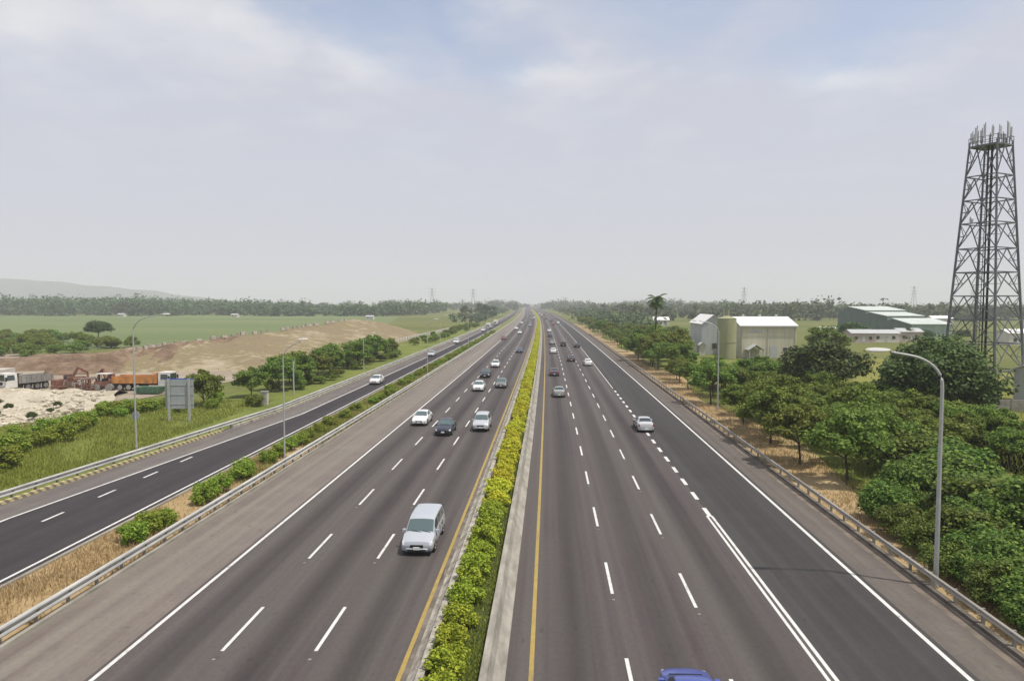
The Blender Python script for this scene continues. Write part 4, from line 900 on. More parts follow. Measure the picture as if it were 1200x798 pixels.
# ------------------------------------------------------------------ lattice tower
def tower(x, y):
    t = empty('lattice_tower', (x, y, 0), 0, 'tall grey lattice telecom tower with antennas on its top platform', 'tower')
    LV = [0, 4.1, 7.9, 11.3, 14.7, 18.1, 21.5, 25.1, 28.4, 31.8, 36.0]
    rad = lambda z: 2.68+(36-z)*.0737
    ph0 = R(-32.5+17)
    C = lambda k, z: Vector((rad(z)*math.cos(ph0+k*math.pi/2), rad(z)*math.sin(ph0+k*math.pi/2), z))
    for k in range(4): MB().tube([C(k, 0), C(k, 18), C(k, 36.6)], .21, .13, 8).link('leg', M['tower'], t)
    for i, z in enumerate(LV[1:], 1):
        for k in range(4): MB().bar(C(k, z), C(k+1, z), .15).link('ring_beam', M['tower'], t)
        z0 = LV[i-1]
        for k in range(4):
            mid = (C(k, z)+C(k+1, z))/2; a, b = C(k, z0), C(k+1, z0)
            for p in (a, b):
                br = MB().bar(p, mid, .12).link('brace', M['tower'], t)
                hm = p.lerp(mid, .5); leg = C(k if p is a else k+1, (z+z0)/2)
                sub = MB(); sub.bar(hm, leg, .07); sub.bar(hm, C(k if p is a else k+1, z), .07); sub.link('strut', M['tower'], br)
        if i % 2: MB().bar((C(0, z)+C(1, z))/2, (C(2, z)+C(3, z))/2, .1).link('cross_beam', M['tower'], t)
    # ladder and cable run inside
    lad = MB()
    for dx in (-.22, .22): lad.tube([(dx-.8, .3, 0), (dx-.5, .2, 36)], .05, None, 6)
    for i in range(90): lad.bar((-1.02+.3*i/90, .3, i*.4), (-.58+.3*i/90, .3, i*.4), .035)
    lad.link('ladder', M['tower'], t)
    for dx, w in ((.05, .16), (-.45, .10)): MB().tube([(dx, -.35, 0), (dx, -.25, 36)], w, None, 8).link('cable_run', M['black'], t)
    # platform, railing and antennas
    pf = MB().box(-1.95, 1.95, -1.95, 1.95, 36.0, 36.16).link('platform', M['tower'], t, rz=ph0+math.pi/4)
    rl = MB()
    for a in range(4):
        ca, sa = math.cos(a*math.pi/2), math.sin(a*math.pi/2); rot = lambda p: (p[0]*ca-p[1]*sa, p[0]*sa+p[1]*ca, p[2])
        for z in (36.7, 37.25): rl.bar(rot((-1.95, -1.95, z)), rot((1.95, -1.95, z)), .06)
        for q_ in range(5): rl.bar(rot((-1.95+q_*.975, -1.95, 36.1)), rot((-1.95+q_*.975, -1.95, 37.25)), .06)
    rl.link('railing', M['tower'], t, rz=ph0+math.pi/4)
    rr_ = random.Random(4)
    for i in range(14):
        a = i*2*math.pi/14+.2; r_ = 1.9+.35*(i % 2); z0 = 36.5+rr_.uniform(0, .6); h = rr_.uniform(1.2, 2.0)
        m_ = MB().tube([(r_*math.cos(a), r_*math.sin(a), 36.0), (r_*math.cos(a), r_*math.sin(a), z0+h+.3)], .05, None, 6).link('antenna_mast', M['tower'], t)
        MB().box(-.15, .15, .06, .22, z0, z0+h).link('antenna', M['tower_pale'], m_, ((r_+.05)*math.cos(a), (r_+.05)*math.sin(a), 0), a-math.pi/2)
    for zz_, a in ((30.5, 2.6), (27.0, 2.9), (25.6, 3.3)):
        d_ = MB().tube([(0, 0, 0), (0, .25, 0)], .45, .38, 14).link('dish', M['tower_pale'], t, (rad(zz_)*.8*math.cos(a), rad(zz_)*.8*math.sin(a), zz_), a+1.2)
tower(62.9, 104.5)

# ------------------------------------------------------------------ buildings
def gable(name, x, y, w, d, eave, ridge, wall, roof, label, cat, along='x', doors=(), rz=0.0, wins=(), z=0, over=.35):
    """rectangular building, near-left corner at x, y; the ridge runs along the given axis"""
    t = empty(name, (x, y, z), rz, label, cat)
    if along == 'x':
        MB().prism([(0, -.3), (d, -.3), (d, eave), (d/2, ridge), (0, eave)], 0, w).link('wall', wall, t)
        q = .14
        for (ya, yb) in ((-over, d/2), (d+over, d/2)):
            za = eave-(ridge-eave)*over/(d/2)
            MB().add([(-over, ya, za+.03), (w+over, ya, za+.03), (w+over, yb, ridge+.03), (-over, yb, ridge+.03), (-over, ya, za+q), (w+over, ya, za+q), (w+over, yb, ridge+q), (-over, yb, ridge+q)],
                     [(0, 1, 2, 3), (4, 7, 6, 5), (0, 4, 5, 1), (1, 5, 6, 2), (2, 6, 7, 3), (3, 7, 4, 0)]).link('roof', roof, t)
    else:
        b = MB().prism([(0, -.3), (w, -.3), (w, eave), (w/2, ridge), (0, eave)], 0, d)
        b.V = [(p[1], p[0], p[2]) for p in b.V]; b.F = [f[::-1] for f in b.F]; b.link('wall', wall, t)
        q = .14
        for (xa, xb) in ((-over, w/2), (w+over, w/2)):
            za = eave-(ridge-eave)*over/(w/2)
            MB().add([(xa, -over, za+.03), (xa, d+over, za+.03), (xb, d+over, ridge+.03), (xb, -over, ridge+.03), (xa, -over, za+q), (xa, d+over, za+q), (xb, d+over, ridge+q), (xb, -over, ridge+q)],
                     [(0, 1, 2, 3), (4, 7, 6, 5), (0, 4, 5, 1), (1, 5, 6, 2), (2, 6, 7, 3), (3, 7, 4, 0)]).link('roof', roof, t)
    for (x0, x1, z0, z1) in wins:
        f = MB().box(x0-.08, x1+.08, -.05, -.003, z0-.08, z1+.08).link('window', M['wall_white'], t)
        MB().box(x0, x1, -.07, -.052, z0, z1).link('pane', M['glass'], f)
    for (x0, x1, z1) in doors: MB().box(x0, x1, -.06, -.003, 0, z1).link('door', M['roof_grey'], t)
    return t
gable('warehouse', 47.6, 176.5, 13.6, 15, 8.0, 10.0, M['wall_cream'], M['roof_white'], 'cream warehouse with a white sheet roof behind the roadside trees', 'warehouse', 'x', [(7.2, 9.0, 3.0)], 0, [(10.4, 11.4, 1.6, 2.6)])
wh = [o for o in COL.objects if o.name == 'warehouse'][0]
MB().box(-.3, 13.9, -.50, -.36, 7.72, 7.86).link('gutter', M['roof_grey'], wh)
for x in (.25, 6.6, 13.3): MB().tube([(x, -.10, 0), (x, -.10, 7.7), (x, -.40, 7.8)], .07, None, 6).link('downpipe', M['roof_grey'], wh)
MB().box(2.2, 5.2, -.055, -.003, 6.3, 7.1).link('louvre', M['roof_grey'], wh)
for k in range(3): MB().tube([(2.5+k*4.2, 7.5, 9.9), (2.5+k*4.2, 7.5, 10.7)], .35, .30, 10).link('roof_vent', M['roof_grey'], wh)
t = empty('lean_to', (48.7, 172.6, 0), 0, 'small peaked canopy against the cream warehouse wall', 'canopy')
MB().add([(-.2, 0, 2.1), (1.7, 0, 3.4), (3.6, 0, 2.1), (-.2, 3.8, 2.1), (1.7, 3.8, 3.4), (3.6, 3.8, 2.1), (-.2, 0, 2.22), (1.7, 0, 3.52), (3.6, 0, 2.22), (-.2, 3.8, 2.22), (1.7, 3.8, 3.52), (3.6, 3.8, 2.22)],
         [(0, 1, 4, 3), (1, 2, 5, 4), (6, 9, 10, 7), (7, 10, 11, 8), (0, 6, 7, 1), (1, 7, 8, 2), (3, 4, 10, 9), (4, 5, 11, 10), (0, 3, 9, 6), (2, 8, 11, 5)]).link('roof', M['roof_grey'], t)
for x in (.1, 3.3):
    for yy in (.15, 3.6): MB().box(x-.07, x+.07, yy-.07, yy+.07, 0, 2.2).link('post', M['pole'], t)
gable('gabled_hall', 40.6, 188, 5.6, 16, 8.2, 10.4, M['wall_grey'], M['roof_white'], 'blue-grey gabled hall left of the olive silo', 'hall', 'y', [], 0, [(2.6, 4.0, 1.5, 3.0)])
for i, (x, y, w, h) in enumerate([(37.2, 186, 1.6, 3.6), (39.2, 184.5, 1.4, 3.2)]):
    gable('equipment_shed', x, y, w, 2.2, h-.5, h, M['wall_white'], M['roof_grey'], ['narrow pale equipment shed at the far left of the gabled hall', 'narrow pale equipment shed close to the gabled hall wall'][i], 'shed', 'y')
t = empty('silo', (43.6, 174.5, 0), 0, 'olive-yellow round silo between the gabled hall and the cream warehouse', 'silo')
MB().tube([(0, 0, 0), (0, 0, 4.0)], 2.30, None, 32).link('lower_shell', M['silo'], t, smooth=40)
MB().tube([(0, 0, 3.95), (0, 0, 4.2)], 2.37, None, 32).link('seam_ring', M['silo'], t, smooth=40)
MB().tube([(0, 0, 4.2), (0, 0, 9.9)], 2.30, None, 32).link('upper_shell', M['silo'], t, smooth=40)
MB().tube([(0, 0, 9.9), (0, 0, 10.5)], 2.34, .5, 32).link('cone_roof', M['silo'], t, smooth=40)
MB().tube([(.3, 0, 10.3), (.3, 0, 11.9)], .30, None, 12).link('vent', M['silo'], t); MB().tube([(-.8, 0, 10.2), (-.8, 0, 12.3)], .18, None, 12).link('vent', M['silo'], t)
# green sheds
def monopitch(x0, x1, y0, y1, ze, zr, label):
    t = empty('green_shed', (x0, y0, 0), 0, label, 'warehouse')
    w = x1-x0; d = y1-y0
    MB().prism([(0, -.3), (d, -.3), (d, zr*.75), (d*.6, zr), (0, ze)], 0, w).link('wall', M['wall_palegreen'], t)
    MB().prism([(-.05, -.3), (d+.05, -.3), (d+.05, zr*.75), (d*.6, zr), (-.05, ze)], -.12, -.003).link('gable_wall', M['wall_green'], t)
    MB().add([(-.5, -.6, ze-.1), (w+.5, -.6, ze-.1), (w+.5, d*.6, zr+.1), (-.5, d*.6, zr+.1), (-.5, -.6, ze+.15), (w+.5, -.6, ze+.15), (w+.5, d*.6, zr+.3), (-.5, d*.6, zr+.3)],
             [(0, 1, 2, 3), (4, 7, 6, 5), (0, 4, 5, 1), (1, 5, 6, 2), (2, 6, 7, 3), (3, 7, 4, 0)]).link('roof', M['roof_green'], t)
    for k in range(1, 4): MB().box(-.17, -.123, d*k/4-.5, d*k/4+.5, 1.0, 2.4).link('window', M['glass'], t)
monopitch(150, 168, 340, 372, 10.0, 11.6, 'large green shed, highest and farthest of the three with pale roofs')
monopitch(144, 159, 306, 334, 8.0, 9.3, 'middle green shed of the three with pale roofs')
monopitch(139, 154, 276, 300, 5.4, 7.2, 'lowest and nearest green shed of the three with pale roofs')
for i, (x, y, w, h, wm, rm, lb) in enumerate([
    (100, 262, 9, 3.6, 'wall_white', 'roof_white', 'small white roofed house at the left of the low house row beyond the meadow'),
    (104, 246, 8, 3.2, 'wall_pink', 'roof_grey', 'low pinkish house in front of the white roofed house'),
    (113, 250, 9, 3.0, 'wall_white', 'roof_grey', 'low white house in the middle of the row beyond the meadow'),
    (124, 254, 8, 3.4, 'wall_pink', 'roof_grey', 'low pinkish house at the right end of the row beyond the meadow'),
    (150, 236, 12, 3.8, 'wall_white', 'roof_white', 'white roofed shed seen through the left side of the tower'),
    (170, 250, 14, 4.0, 'wall_white', 'roof_white', 'white roofed shed seen through the middle of the tower')]):
    gable('house', x, y, w, 7, h, h+1.1, M[wm], M[rm], lb, 'house', 'x', [(w*.45, w*.45+.9, 2.1)], 0, [(w*.12, w*.12+1.1, 1.0, 2.1), (w*.72, w*.72+1.1, 1.0, 2.1)])
gable('utility_shed', 66.0, 97.5, 8.0, 5, 4.3, 5.0, M['wall_grey'], M['roof_white'], 'grey shed with a white roof standing at the foot of the tower', 'shed', 'x', [(3.2, 4.2, 2.2)], 0, [(1.0, 2.0, 1.4, 2.5)])
t = empty('compound_wall', (56.5, 92.0, 0), -.10, 'low grey concrete wall in front of the tower compound', 'wall')
for i in range(8): MB().box(i*2.5+.02, i*2.5+2.46, -.1, .1, -.2, 1.35).link('wall_panel', M['concrete'], t)
for i in range(9): MB().box(i*2.5-.12, i*2.5+.12, -.16, .16, -.2, 1.55).link('wall_post', M['concrete'], t)
t = empty('pale_wall', (-60, 260, 0), 0, 'long pale concrete wall running beside the far slip road', 'wall')
for i in range(40):
    y0 = 205+i*4; MB().box(-.15, .15, .03, 3.97, -.1, 1.2).link('wall_panel', M['pale_concrete'], t, (-52.5+i*.12+bend(y0)*1.0+60, y0-260, 0), math.atan(.012))
# distant houses
for i, (x, y, lb) in enumerate([(-420, 655, 'tiny white farmhouse on the far side of the crop field'), (-300, 640, 'tiny pale house before the woods on the left'), (-150, 560, 'tiny pale house at the foot of the woods behind the sand bank'), (62, 420, 'small white house beyond the palm tree'), (88, 390, 'small white house behind the gabled hall'), (250, 470, 'pale far house to the right of the green sheds')]):
    gable('farmhouse', x, y, 9+i % 3*2, 8, 3.4, 5.0, M['wall_white'], M['roof_white'], lb, 'house', 'x', [(3.4, 4.4, 2.1)], 0, [(1.2, 2.3, 1, 2.1)]) if x > 0 else gable('farmhouse', x, y, 6, 5, 2.4, 3.2, M['wall_white'], M['roof_grey'], lb, 'house', 'x', [(3.4, 4.3, 1.9)], 0, [(1.2, 2.2, .9, 1.8)])
def pylon(x, y, H, lb):
    t = empty('power_pylon', (x, y, 0), .3, lb, 'pylon')
    c = lambda k, z: Vector((((1-z/H)*3+.35)*(1, -1, -1, 1)[k], ((1-z/H)*3+.35)*(1, 1, -1, -1)[k], z))
    for k in range(4): MB().bar(c(k, 0), c(k, H), .15).link('leg', M['tower'], t)
    b = MB()
    for i in range(7):
        for k in range(4): b.bar(c(k, H*i/7), c((k+1) % 4, H*(i+1)/7), .08)
    b.link('bracing', M['tower'], t)
    for z in (H*.72, H*.84, H*.96): MB().bar((-5, 0, z), (5, 0, z), .2).link('cross_arm', M['tower'], t)
for x, y, H, lb in [(-150, 880, 32, 'faint power pylon above the woods, left of the motorway'), (-102, 920, 32, 'faint power pylon just left of the far motorway'), (235, 860, 32, 'faint power pylon above the woods behind the silo'), (430, 850, 33, 'faint power pylon behind the green sheds'), (480, 820, 33, 'faint power pylon left of the lattice tower')]: pylon(x, y, H, lb)

# ------------------------------------------------------------------ construction site
def mound(name, crest, foot, back, m, nseg=60, nh=10, rough=.5, seed=1):
    q = np.random.default_rng(seed)
    def ip(P, u):
        f = u*(len(P)-1); i = min(int(f), len(P)-2); return np.array(P[i])*(1-(f-i))+np.array(P[i+1])*(f-i)
    V = []; F = []; rows = 2*nh+1
    for i in range(nseg+1):
        u = i/nseg; c = ip(crest, u); f = np.append(ip(foot, u), -.3); b = np.append(ip(back, u), -.3)
        for j in range(rows):
            if j <= nh: s = j/nh; p = f*(1-s)+c*s; p[2] = -.3+(c[2]+.3)*(s**.85)
            else: s = (j-nh)/nh; p = c*(1-s)+b*s; p[2] = c[2]+(-.3-c[2])*(s**1.2)
            k = math.sin(math.pi*j/(rows-1)); p = p+q.normal(size=3)*np.array([.3, .3, .16])*rough*k
            p[2] += rough*k*(.35*math.sin(i*.55+j*.3)+.22*math.sin(i*1.31))
            V.append(p)
    for i in range(nseg):
        F += [(i*rows+j, (i+1)*rows+j, (i+1)*rows+j+1, i*rows+j+1) for j in range(rows-1)]
    me = mk(name, V, F, m, smooth=True)
    if sum(p.normal.z for p in me.polygons) < 0: me.flip_normals()
    o = link(name, me); o['kind'] = 'structure'; return o
mound('sand_bank', [(-96, 132, 1.5), (-89, 147, 3.4), (-86, 170, 4.3), (-81, 190, 5.1), (-77, 225, 6.2), (-76, 268, 7.4), (-68, 285, 5.2), (-58, 292, 1.5)],
      [(-95, 127), (-86, 130), (-74, 133), (-61, 137), (-53, 157), (-52, 212), (-51, 258), (-50, 285)],
      [(-101, 140), (-102, 158), (-101, 180), (-98, 203), (-95, 240), (-92, 285), (-82, 300), (-64, 304)], M['sand'], 80, 12, .32, 3)
mound('earth_cut', [(-97, 130, 1.8), (-89.5, 145, 3.6), (-86.5, 168, 4.5), (-82, 186, 5.0), (-79.5, 205, 5.2)],
      [(-96, 125.5), (-88, 128), (-79, 133), (-75, 150), (-74, 182)],
      [(-101, 140), (-102, 158), (-101, 180), (-98, 203), (-97, 220)], M['redearth'], 50, 10, .6, 5)
mound('earth_bank', [(-142, 128, 1.0), (-128, 134, 1.8), (-113, 141, 2.2), (-103, 150, 2.6), (-96, 172, 3.2), (-92, 196, 3.4)],
      [(-138, 121), (-125, 126), (-108, 131), (-97, 138), (-90, 160), (-88, 190)],
      [(-146, 138), (-134, 146), (-124, 156), (-114, 168), (-106, 186), (-103, 206)], M['redearth'], 44, 8, .7, 9)
mound('rubble_slope', [(-92, 97, .9), (-83, 98, 1.0), (-73, 98.5, .9), (-64, 99.5, .6)], [(-80, 70), (-66, 69), (-56, 72), (-53.5, 80)],
      [(-93, 104), (-84, 104.5), (-74, 104.5), (-65, 104)], M['rubble_bed'], 40, 12, .45, 4)
# broken rock on the slope
q = np.random.default_rng(8); V = []; F = []
ico = bmesh.new(); bmesh.ops.create_icosphere(ico, subdivisions=1, radius=1); iv = np.array([v.co[:] for v in ico.verts]); iff = [tuple(v.index for v in f.verts) for f in ico.faces]; ico.free()
for i in range(760):
    u, v = q.random(), q.random()**.8
    a = np.array([-90, 97.5])*(1-u)+np.array([-65, 98])*u; b = np.array([-78, 70.5])*(1-u)+np.array([-54.5, 75])*u
    p = a*(1-v)+b*v; r = .10+.34*q.random()**2.4; z = .95*(1-v)**.85-.05
    P = iv*(1+.28*q.normal(size=(len(iv), 1)))*np.array([1.25, 1, .7])*r; an = q.random()*6.28; c, s = math.cos(an), math.sin(an)
    P = P@np.array([[c, s, 0], [-s, c, 0], [0, 0, 1]])+np.array([p[0], p[1], z]); o_ = len(V); V += P.tolist(); F += [tuple(k+o_ for k in f) for f in iff]
tag(link('rubble', mk('rubble', V, F, M['rubble'])), 'pale broken rock covering the slope below the trucks', 'rubble', kind='stuff')
for x, y, s in [(-66, 79, .35), (-68.5, 84, .4), (-63.5, 86, .4), (-71, 78, .35), (-60, 77, .45), (-73, 88, .35), (-61.5, 82, .3)]:
    plant('olive', 'weed_clump', x, y, .09*s/.4, .085*s/.4, 'dark dry weed clump growing on the pale rubble slope', 'weed', 'weeds on the rubble slope', .2)
# pale blocks along the crest
cb = mat('dusty_block_concrete', (0.36, 0.325, 0.27), 0.9, var=0.25, scale=0.6)
bk = [MB().box(-.9, .9, -.3, .3, -.2, .8).mesh('crest_block', cb), MB().prism([(-.4, -.2), (.4, -.2), (.15, .9), (-.15, .9)], -1.1, 1.1).mesh('crest_block', cb)]
cr = [(-90, 148, 3.6), (-86, 170, 4.5), (-81, 190, 5.3), (-77, 225, 6.4), (-76, 262, 7.4)]
for i in range(60):
    u = i/59*3.95; k = min(int(u), 3); a, b = Vector(cr[k]), Vector(cr[k+1]); p = a.lerp(b, u-k)
    if rnd.random() < .25: continue
    o = link('crest_block', bk[i % 2], None, p+Vector((rnd.uniform(-.6, .6), 0, rnd.uniform(-.1, .2))), math.atan2(b.y-a.y, b.x-a.x)+rnd.uniform(-.3, .3))
    o.scale = (rnd.uniform(.35, .95), .7, rnd.uniform(.4, .8))
    tag(o, 'pale concrete barrier block standing on the crest of the sand bank', 'block', 'pale blocks along the crest of the sand bank')
# trucks (front towards +X)
def tipper(x, y, rz, cabm, bedm, label, L_=9.2, z=0.02, load=False):
    t = empty('dump_truck', (x, y, z), rz, label, 'truck')
    f = L_/2
    MB().box(-f+.3, f-.4, -.45, .45, .75, 1.02).link('chassis', M['black'], t)
    c = MB().prism([(-1.2, .62), (1.2, .62), (1.2, 1.7), (1.08, 2.85), (-1.08, 2.85), (-1.2, 1.7)], f-1.95, f-.12)
    cab = c.link('cab', cabm, t)
    MB().prism([(-1.06, 1.72), (1.06, 1.72), (.96, 2.62), (-.96, 2.62)], f-.13, f-.085).link('windscreen', M['glass'], t)
    for s in (-1, 1):
        MB().add([(f-1.55, s*1.185, 1.78), (f-.4, s*1.185, 1.78), (f-.5, s*1.10, 2.55), (f-1.55, s*1.10, 2.55), (f-1.55, s*1.23, 1.78), (f-.4, s*1.23, 1.78), (f-.5, s*1.145, 2.55), (f-1.55, s*1.145, 2.55)],
                 [(0, 3, 2, 1), (4, 5, 6, 7), (0, 1, 5, 4), (1, 2, 6, 5), (2, 3, 7, 6), (3, 0, 4, 7)]).link('side_window', M['glass'], t)
        MB().box(f-.12, f-.06, s*.78-.2, s*.78+.2, .95, 1.15).link('headlight', M['lens'], t)
        MB().box(f-.25, f-.02, s*1.42-.07, s*1.42+.07, 1.7, 2.3).link('wing_mirror', M['black'], t)
    MB().box(f-.12, f+.05, -1.22, 1.22, .5, .82).link('bumper', M['steel_dull'], t)
    MB().box(f-.125, f-.07, -.6, .6, 1.05, 1.5).link('grille', M['black'], t)
    b = MB(); x0, x1 = -f, f-2.25
    b.box(x0, x1, -1.2, 1.2, 1.12, 1.24)
    for s in (-1, 1):
        b.box(x0, x1, s*1.2-.06, s*1.2+.06, 1.12, 2.25)
        for k in range(7): b.box(x0+.3+k*(x1-x0-.6)/6-.06, x0+.3+k*(x1-x0-.6)/6+.06, min(s*1.26, s*1.34), max(s*1.26, s*1.34), 1.14, 2.22)
    b.box(x0-.06, x0, -1.2, 1.2, 1.1, 2.1); b.box(x1, x1+.08, -1.22, 1.22, 1.12, 2.75); b.box(x1-.5, x1+.08, -1.22, 1.22, 2.6, 2.75)
    b.link('dump_bed', bedm, t)
    ty, rim = wheel_mesh(.52, .34)
    for xw in (f-1.15, -f+1.2, -f+2.55, -f+4.0):
        for s in (-1, 1):
            w = link('wheel', ty, t, (xw, s*.98, .52), (-math.pi/2 if s < 0 else math.pi/2)); link('rim', rim, w)
    return t
tipper(-63.9, 106.2, .05, M['truck_white'], M['orange'], 'orange dump truck with a white cab standing above the rubble slope')
tipper(-83.2, 105.5, -1.9, M['truck_white'], M['steel_dull'], 'white truck cab at the left edge of the picture above the rubble slope', 7.6)
def digger(x, y, rz, m, label, s=1.0, reach=1.0):
    t = empty('excavator', (x, y, .02), rz, label, 'excavator'); t.scale = (s, s, s)
    for sg in (-1, 1):
        MB().prism([(sg*1.25-.28, .05), (sg*1.25+.28, .05), (sg*1.25+.28, .85), (sg*1.25-.28, .85)], -1.9, 1.9).link('track', M['rust'], t)
    MB().box(-1.9, 1.5, -1.25, 1.25, .95, 1.9).link('engine_house', m, t)
    c = MB().prism([(-1.2, 1.9), (-.2, 1.9), (-.28, 3.0), (-1.12, 3.0)], .2, 1.55).link('cab', m, t)
    MB().box(1.555, 1.59, -1.08, -.34, 2.05, 2.85).link('pane', M['glass'], c); MB().box(.4, 1.4, -1.225, -1.19, 2.05, 2.8).link('pane', M['glass'], c)
    bm_ = MB(); bm_.bar((1.3, .35, 1.6), (3.2*reach, .35, 4.1), .42, .5); bm_.bar((3.2*reach, .35, 4.1), (5.2*reach, .35, 3.1), .36, .42); bm_.link('boom', m, t)
    MB().bar((5.2*reach, .35, 3.2), (5.5*reach, .35, 1.0), .3, .36).link('stick', m, t)
    MB().prism([(-.1, .1), (.8, .1), (.8, .9), (-.1, .9)], 5.0*reach, 5.8*reach).link('bucket', M['rust'], t)
    return t
digger(-77.6, 106.5, .5, M['rust'], 'rusty red-brown excavator beside the white truck cab', .8, .8)
digger(-71.0, 108.5, 2.7, M['rust'], 'rusty excavator with folded boom behind the steel frames', .72, .7)
t = empty('steel_frames', (-74.6, 103.2, .02), .15, 'tangled heap of rusty red steel frames between the excavators', 'scrap heap')
r_ = random.Random(3)
for i in range(9):
    f_ = MB(); w, h, d = r_.uniform(1.2, 2.6), r_.uniform(.9, 2.0), r_.uniform(.8, 1.5)
    for a in (0, w):
        for b in (0, d): f_.bar((a, b, 0), (a, b, h), .12)
    for z in (.06, h):
        f_.bar((0, 0, z), (w, 0, z), .12); f_.bar((0, d, z), (w, d, z), .12); f_.bar((0, 0, z), (0, d, z), .12); f_.bar((w, 0, z), (w, d, z), .12)
    f_.bar((0, 0, 0), (w, 0, h), .1); f_.box(.06, w-.06, .06, d-.06, h*.3, h*.3+.1)
    o = f_.link('frame', M['rust'] if i % 3 else M['steel_brown'], t, (r_.uniform(-3.4, 2.4), r_.uniform(-1.0, .8), .75*(i % 2)*r_.random()), r_.uniform(-.6, .6)); o.rotation_euler[1] = r_.uniform(-.15, .15)
t = empty('road_roller', (-69.6, 104.8, .02), .1, 'small dark road roller with a white canopy behind the orange truck', 'roller')
for xw in (-.95, .95): MB().tube([(xw, -.75, .55), (xw, .75, .55)], .55, None, 18).link('drum', M['steel_dull'], t)
MB().box(-1.3, .75, -.6, .6, .75, 1.5).link('body', M['rust'], t); MB().box(-.2, .4, -.4, .4, 1.5, 1.9).link('seat', M['black'], t)
for a in (-.7, .7):
    for b in (-.55, .55): MB().bar((a, b, 1.5), (a, b, 2.6), .07).link('canopy_post', M['black'], t)
MB().box(-.95, .95, -.75, .75, 2.6, 2.72).link('canopy', M['truck_white'], t)
t = empty('waste_skip', (-60.6, 102.0, .02), .05, 'low green skip in front of the orange dump truck', 'skip')
b = MB(); b.add([(-1.7, -.8, .1), (1.7, -.8, .1), (1.7, .8, .1), (-1.7, .8, .1), (-2.1, -.95, 1.0), (2.1, -.95, 1.0), (2.1, .95, 1.0), (-2.1, .95, 1.0), (-1.9, -.85, .95), (1.9, -.85, .95), (1.9, .85, .95), (-1.9, .85, .95), (-1.6, -.7, .25), (1.6, -.7, .25), (1.6, .7, .25), (-1.6, .7, .25)],
     [(0, 3, 2, 1), (0, 1, 5, 4), (1, 2, 6, 5), (2, 3, 7, 6), (3, 0, 4, 7), (4, 5, 9, 8), (5, 6, 10, 9), (6, 7, 11, 10), (7, 4, 8, 11), (8, 9, 13, 12), (9, 10, 14, 13), (10, 11, 15, 14), (11, 8, 12, 15), (12, 13, 14, 15)])
b.link('tub', M['skip_green'], t)
for k in range(5): MB().box(-1.6+k*.8-.05, -1.6+k*.8+.05, -.97, -.90, .15, .95).link('rib', M['skip_green'], t)
# low concrete slabs and walls of the works behind
for i, (x, y, w, d, h, lb) in enumerate([(-112, 128, 14, 4, .9, 'long pale concrete slab lying in front of the red earth bank'), (-150, 150, 9, 4, 2.4, 'pale site hut at the left edge below the field bushes')]):
    if i == 0: tag(MB().box(-w/2, w/2, -d/2, d/2, -.2, h).link('concrete_slab', M['pale_concrete'], None, (x, y, 0), .25), lb, 'slab')
    else: gable('site_hut', x, y, w, d, h, h+.7, M['wall_white'], M['roof_grey'], lb, 'hut', 'x', [(4, 5, 2)], .1, [(1.5, 2.6, 1, 1.9), (6.2, 7.3, 1, 1.9)])

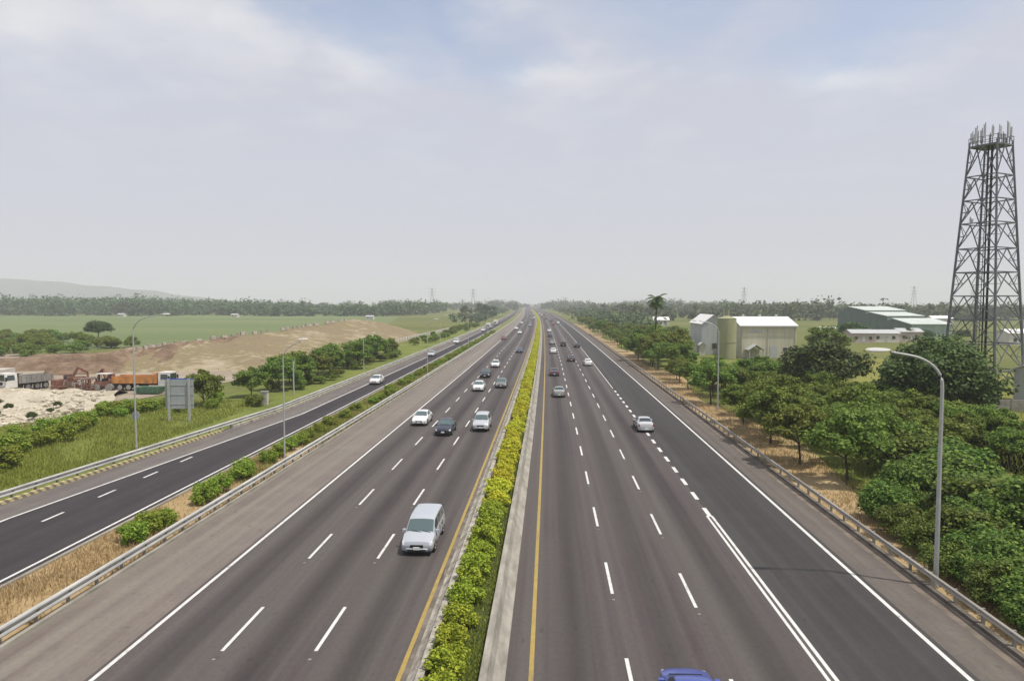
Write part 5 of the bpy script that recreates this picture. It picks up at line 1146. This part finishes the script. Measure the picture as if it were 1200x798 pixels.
# ------------------------------------------------------------------ labels for the plants one can count off
ORD = 'first second third fourth fifth sixth seventh eighth ninth tenth eleventh twelfth thirteenth fourteenth fifteenth sixteenth seventeenth eighteenth nineteenth twentieth'.split()
def count_off(group, text, n, first=None, test=lambda o: True):
    L_ = sorted([o for o in COL.objects if o.get('group') == group and test(o)], key=lambda o: o.location.y)
    for k, o in enumerate(L_[:n]): o['label'] = first if (k == 0 and first) else text % ORD[k]
    return L_[n:]
count_off('dark green shrubs of the central hedge', '%s dark green hedge shrub counted from the bottom edge of the picture', 20)
rest = count_off('trees in the row behind the right guardrail', '%s leafy tree from the near end of the row behind the right guardrail', 16, 'nearest row tree, its dark trunk standing over straw-coloured grass by the guardrail')
for o in rest: o['label'] = 'small far tree of the row behind the right guardrail, between silo and palm' if o.location.y < 175 else 'tiny distant tree of the row behind the right guardrail, beyond the palm'
count_off('trees in the row beyond the slip road', '%s leafy tree from the grey sign in the row beyond the slip road', 20, 'leafy tree just right of the large grey sign back')
count_off('shrubs in the brown grass strip', '%s bright green shrub from the near end of the brown grass strip', 17)
count_off('bushes beside the right guardrail', '%s bush pressed against the right guardrail, counted from the lower right corner', 16, None, lambda o: o.location.x < 21.5)
for o in COL.objects:
    if o.get('group') == 'bushes on the left bank':
        y = o.location.y
        o['label'] = 'bright green bush on the left bank, short of the lamp post with the disc' if y < 60 else ('bright green bush on the left bank between the disc lamp post and the grey sign' if y < 80 else 'bright green bush on the left bank behind the large grey sign')
    if o.get('group') == 'low bushes along the far slip road':
        o['label'] = 'low dull bush under the row of trees beyond the slip road' if o.location.y < 188 else 'low dull bush along the far slip road beside the pale wall'
    if o.get('group') == 'bushes beside the right guardrail' and o['label'].startswith('dense'):
        x, y = o.location.x, o.location.y
        o['label'] = 'dense green bush behind the guardrail bushes, right of the tall lamp post' if y < 36 else 'dense green bush left of the tall lamp post, towards the dry grass clearing' if x < 26 else 'large green bush in the thicket behind the tall lamp post'
for o in COL.objects:
    if o.get('group') == 'trees in the thicket on the right':
        x, y = o.location.x, o.location.y
        o['label'] = 'bushy tree in the thicket just left of the dark tree by the cream warehouse' if y < 100 and x < 34 else ('bushy tree in the thicket in front of the olive silo' if y < 165 else 'small distant tree in the thicket around and beyond the palm')

# ------------------------------------------------------------------ haze
HAZE = 3.0e-4
hm = bpy.data.materials.new('haze_air'); hm.use_nodes = True; t = hm.node_tree; t.nodes.clear()
pv = N(t, 'ShaderNodeVolumePrincipled'); pv.inputs['Density'].default_value = HAZE; pv.inputs['Color'].default_value = (0.92, 0.94, 0.98, 1); pv.inputs['Anisotropy'].default_value = 0.0
L(t, pv.outputs[0], N(t, 'ShaderNodeOutputMaterial').inputs['Volume'])
tag(MB().box(-7100, 7100, -400, 7600, -1.4, 215).link('haze', hm), 'thin pale haze filling the air over the whole landscape', 'haze', kind='stuff')
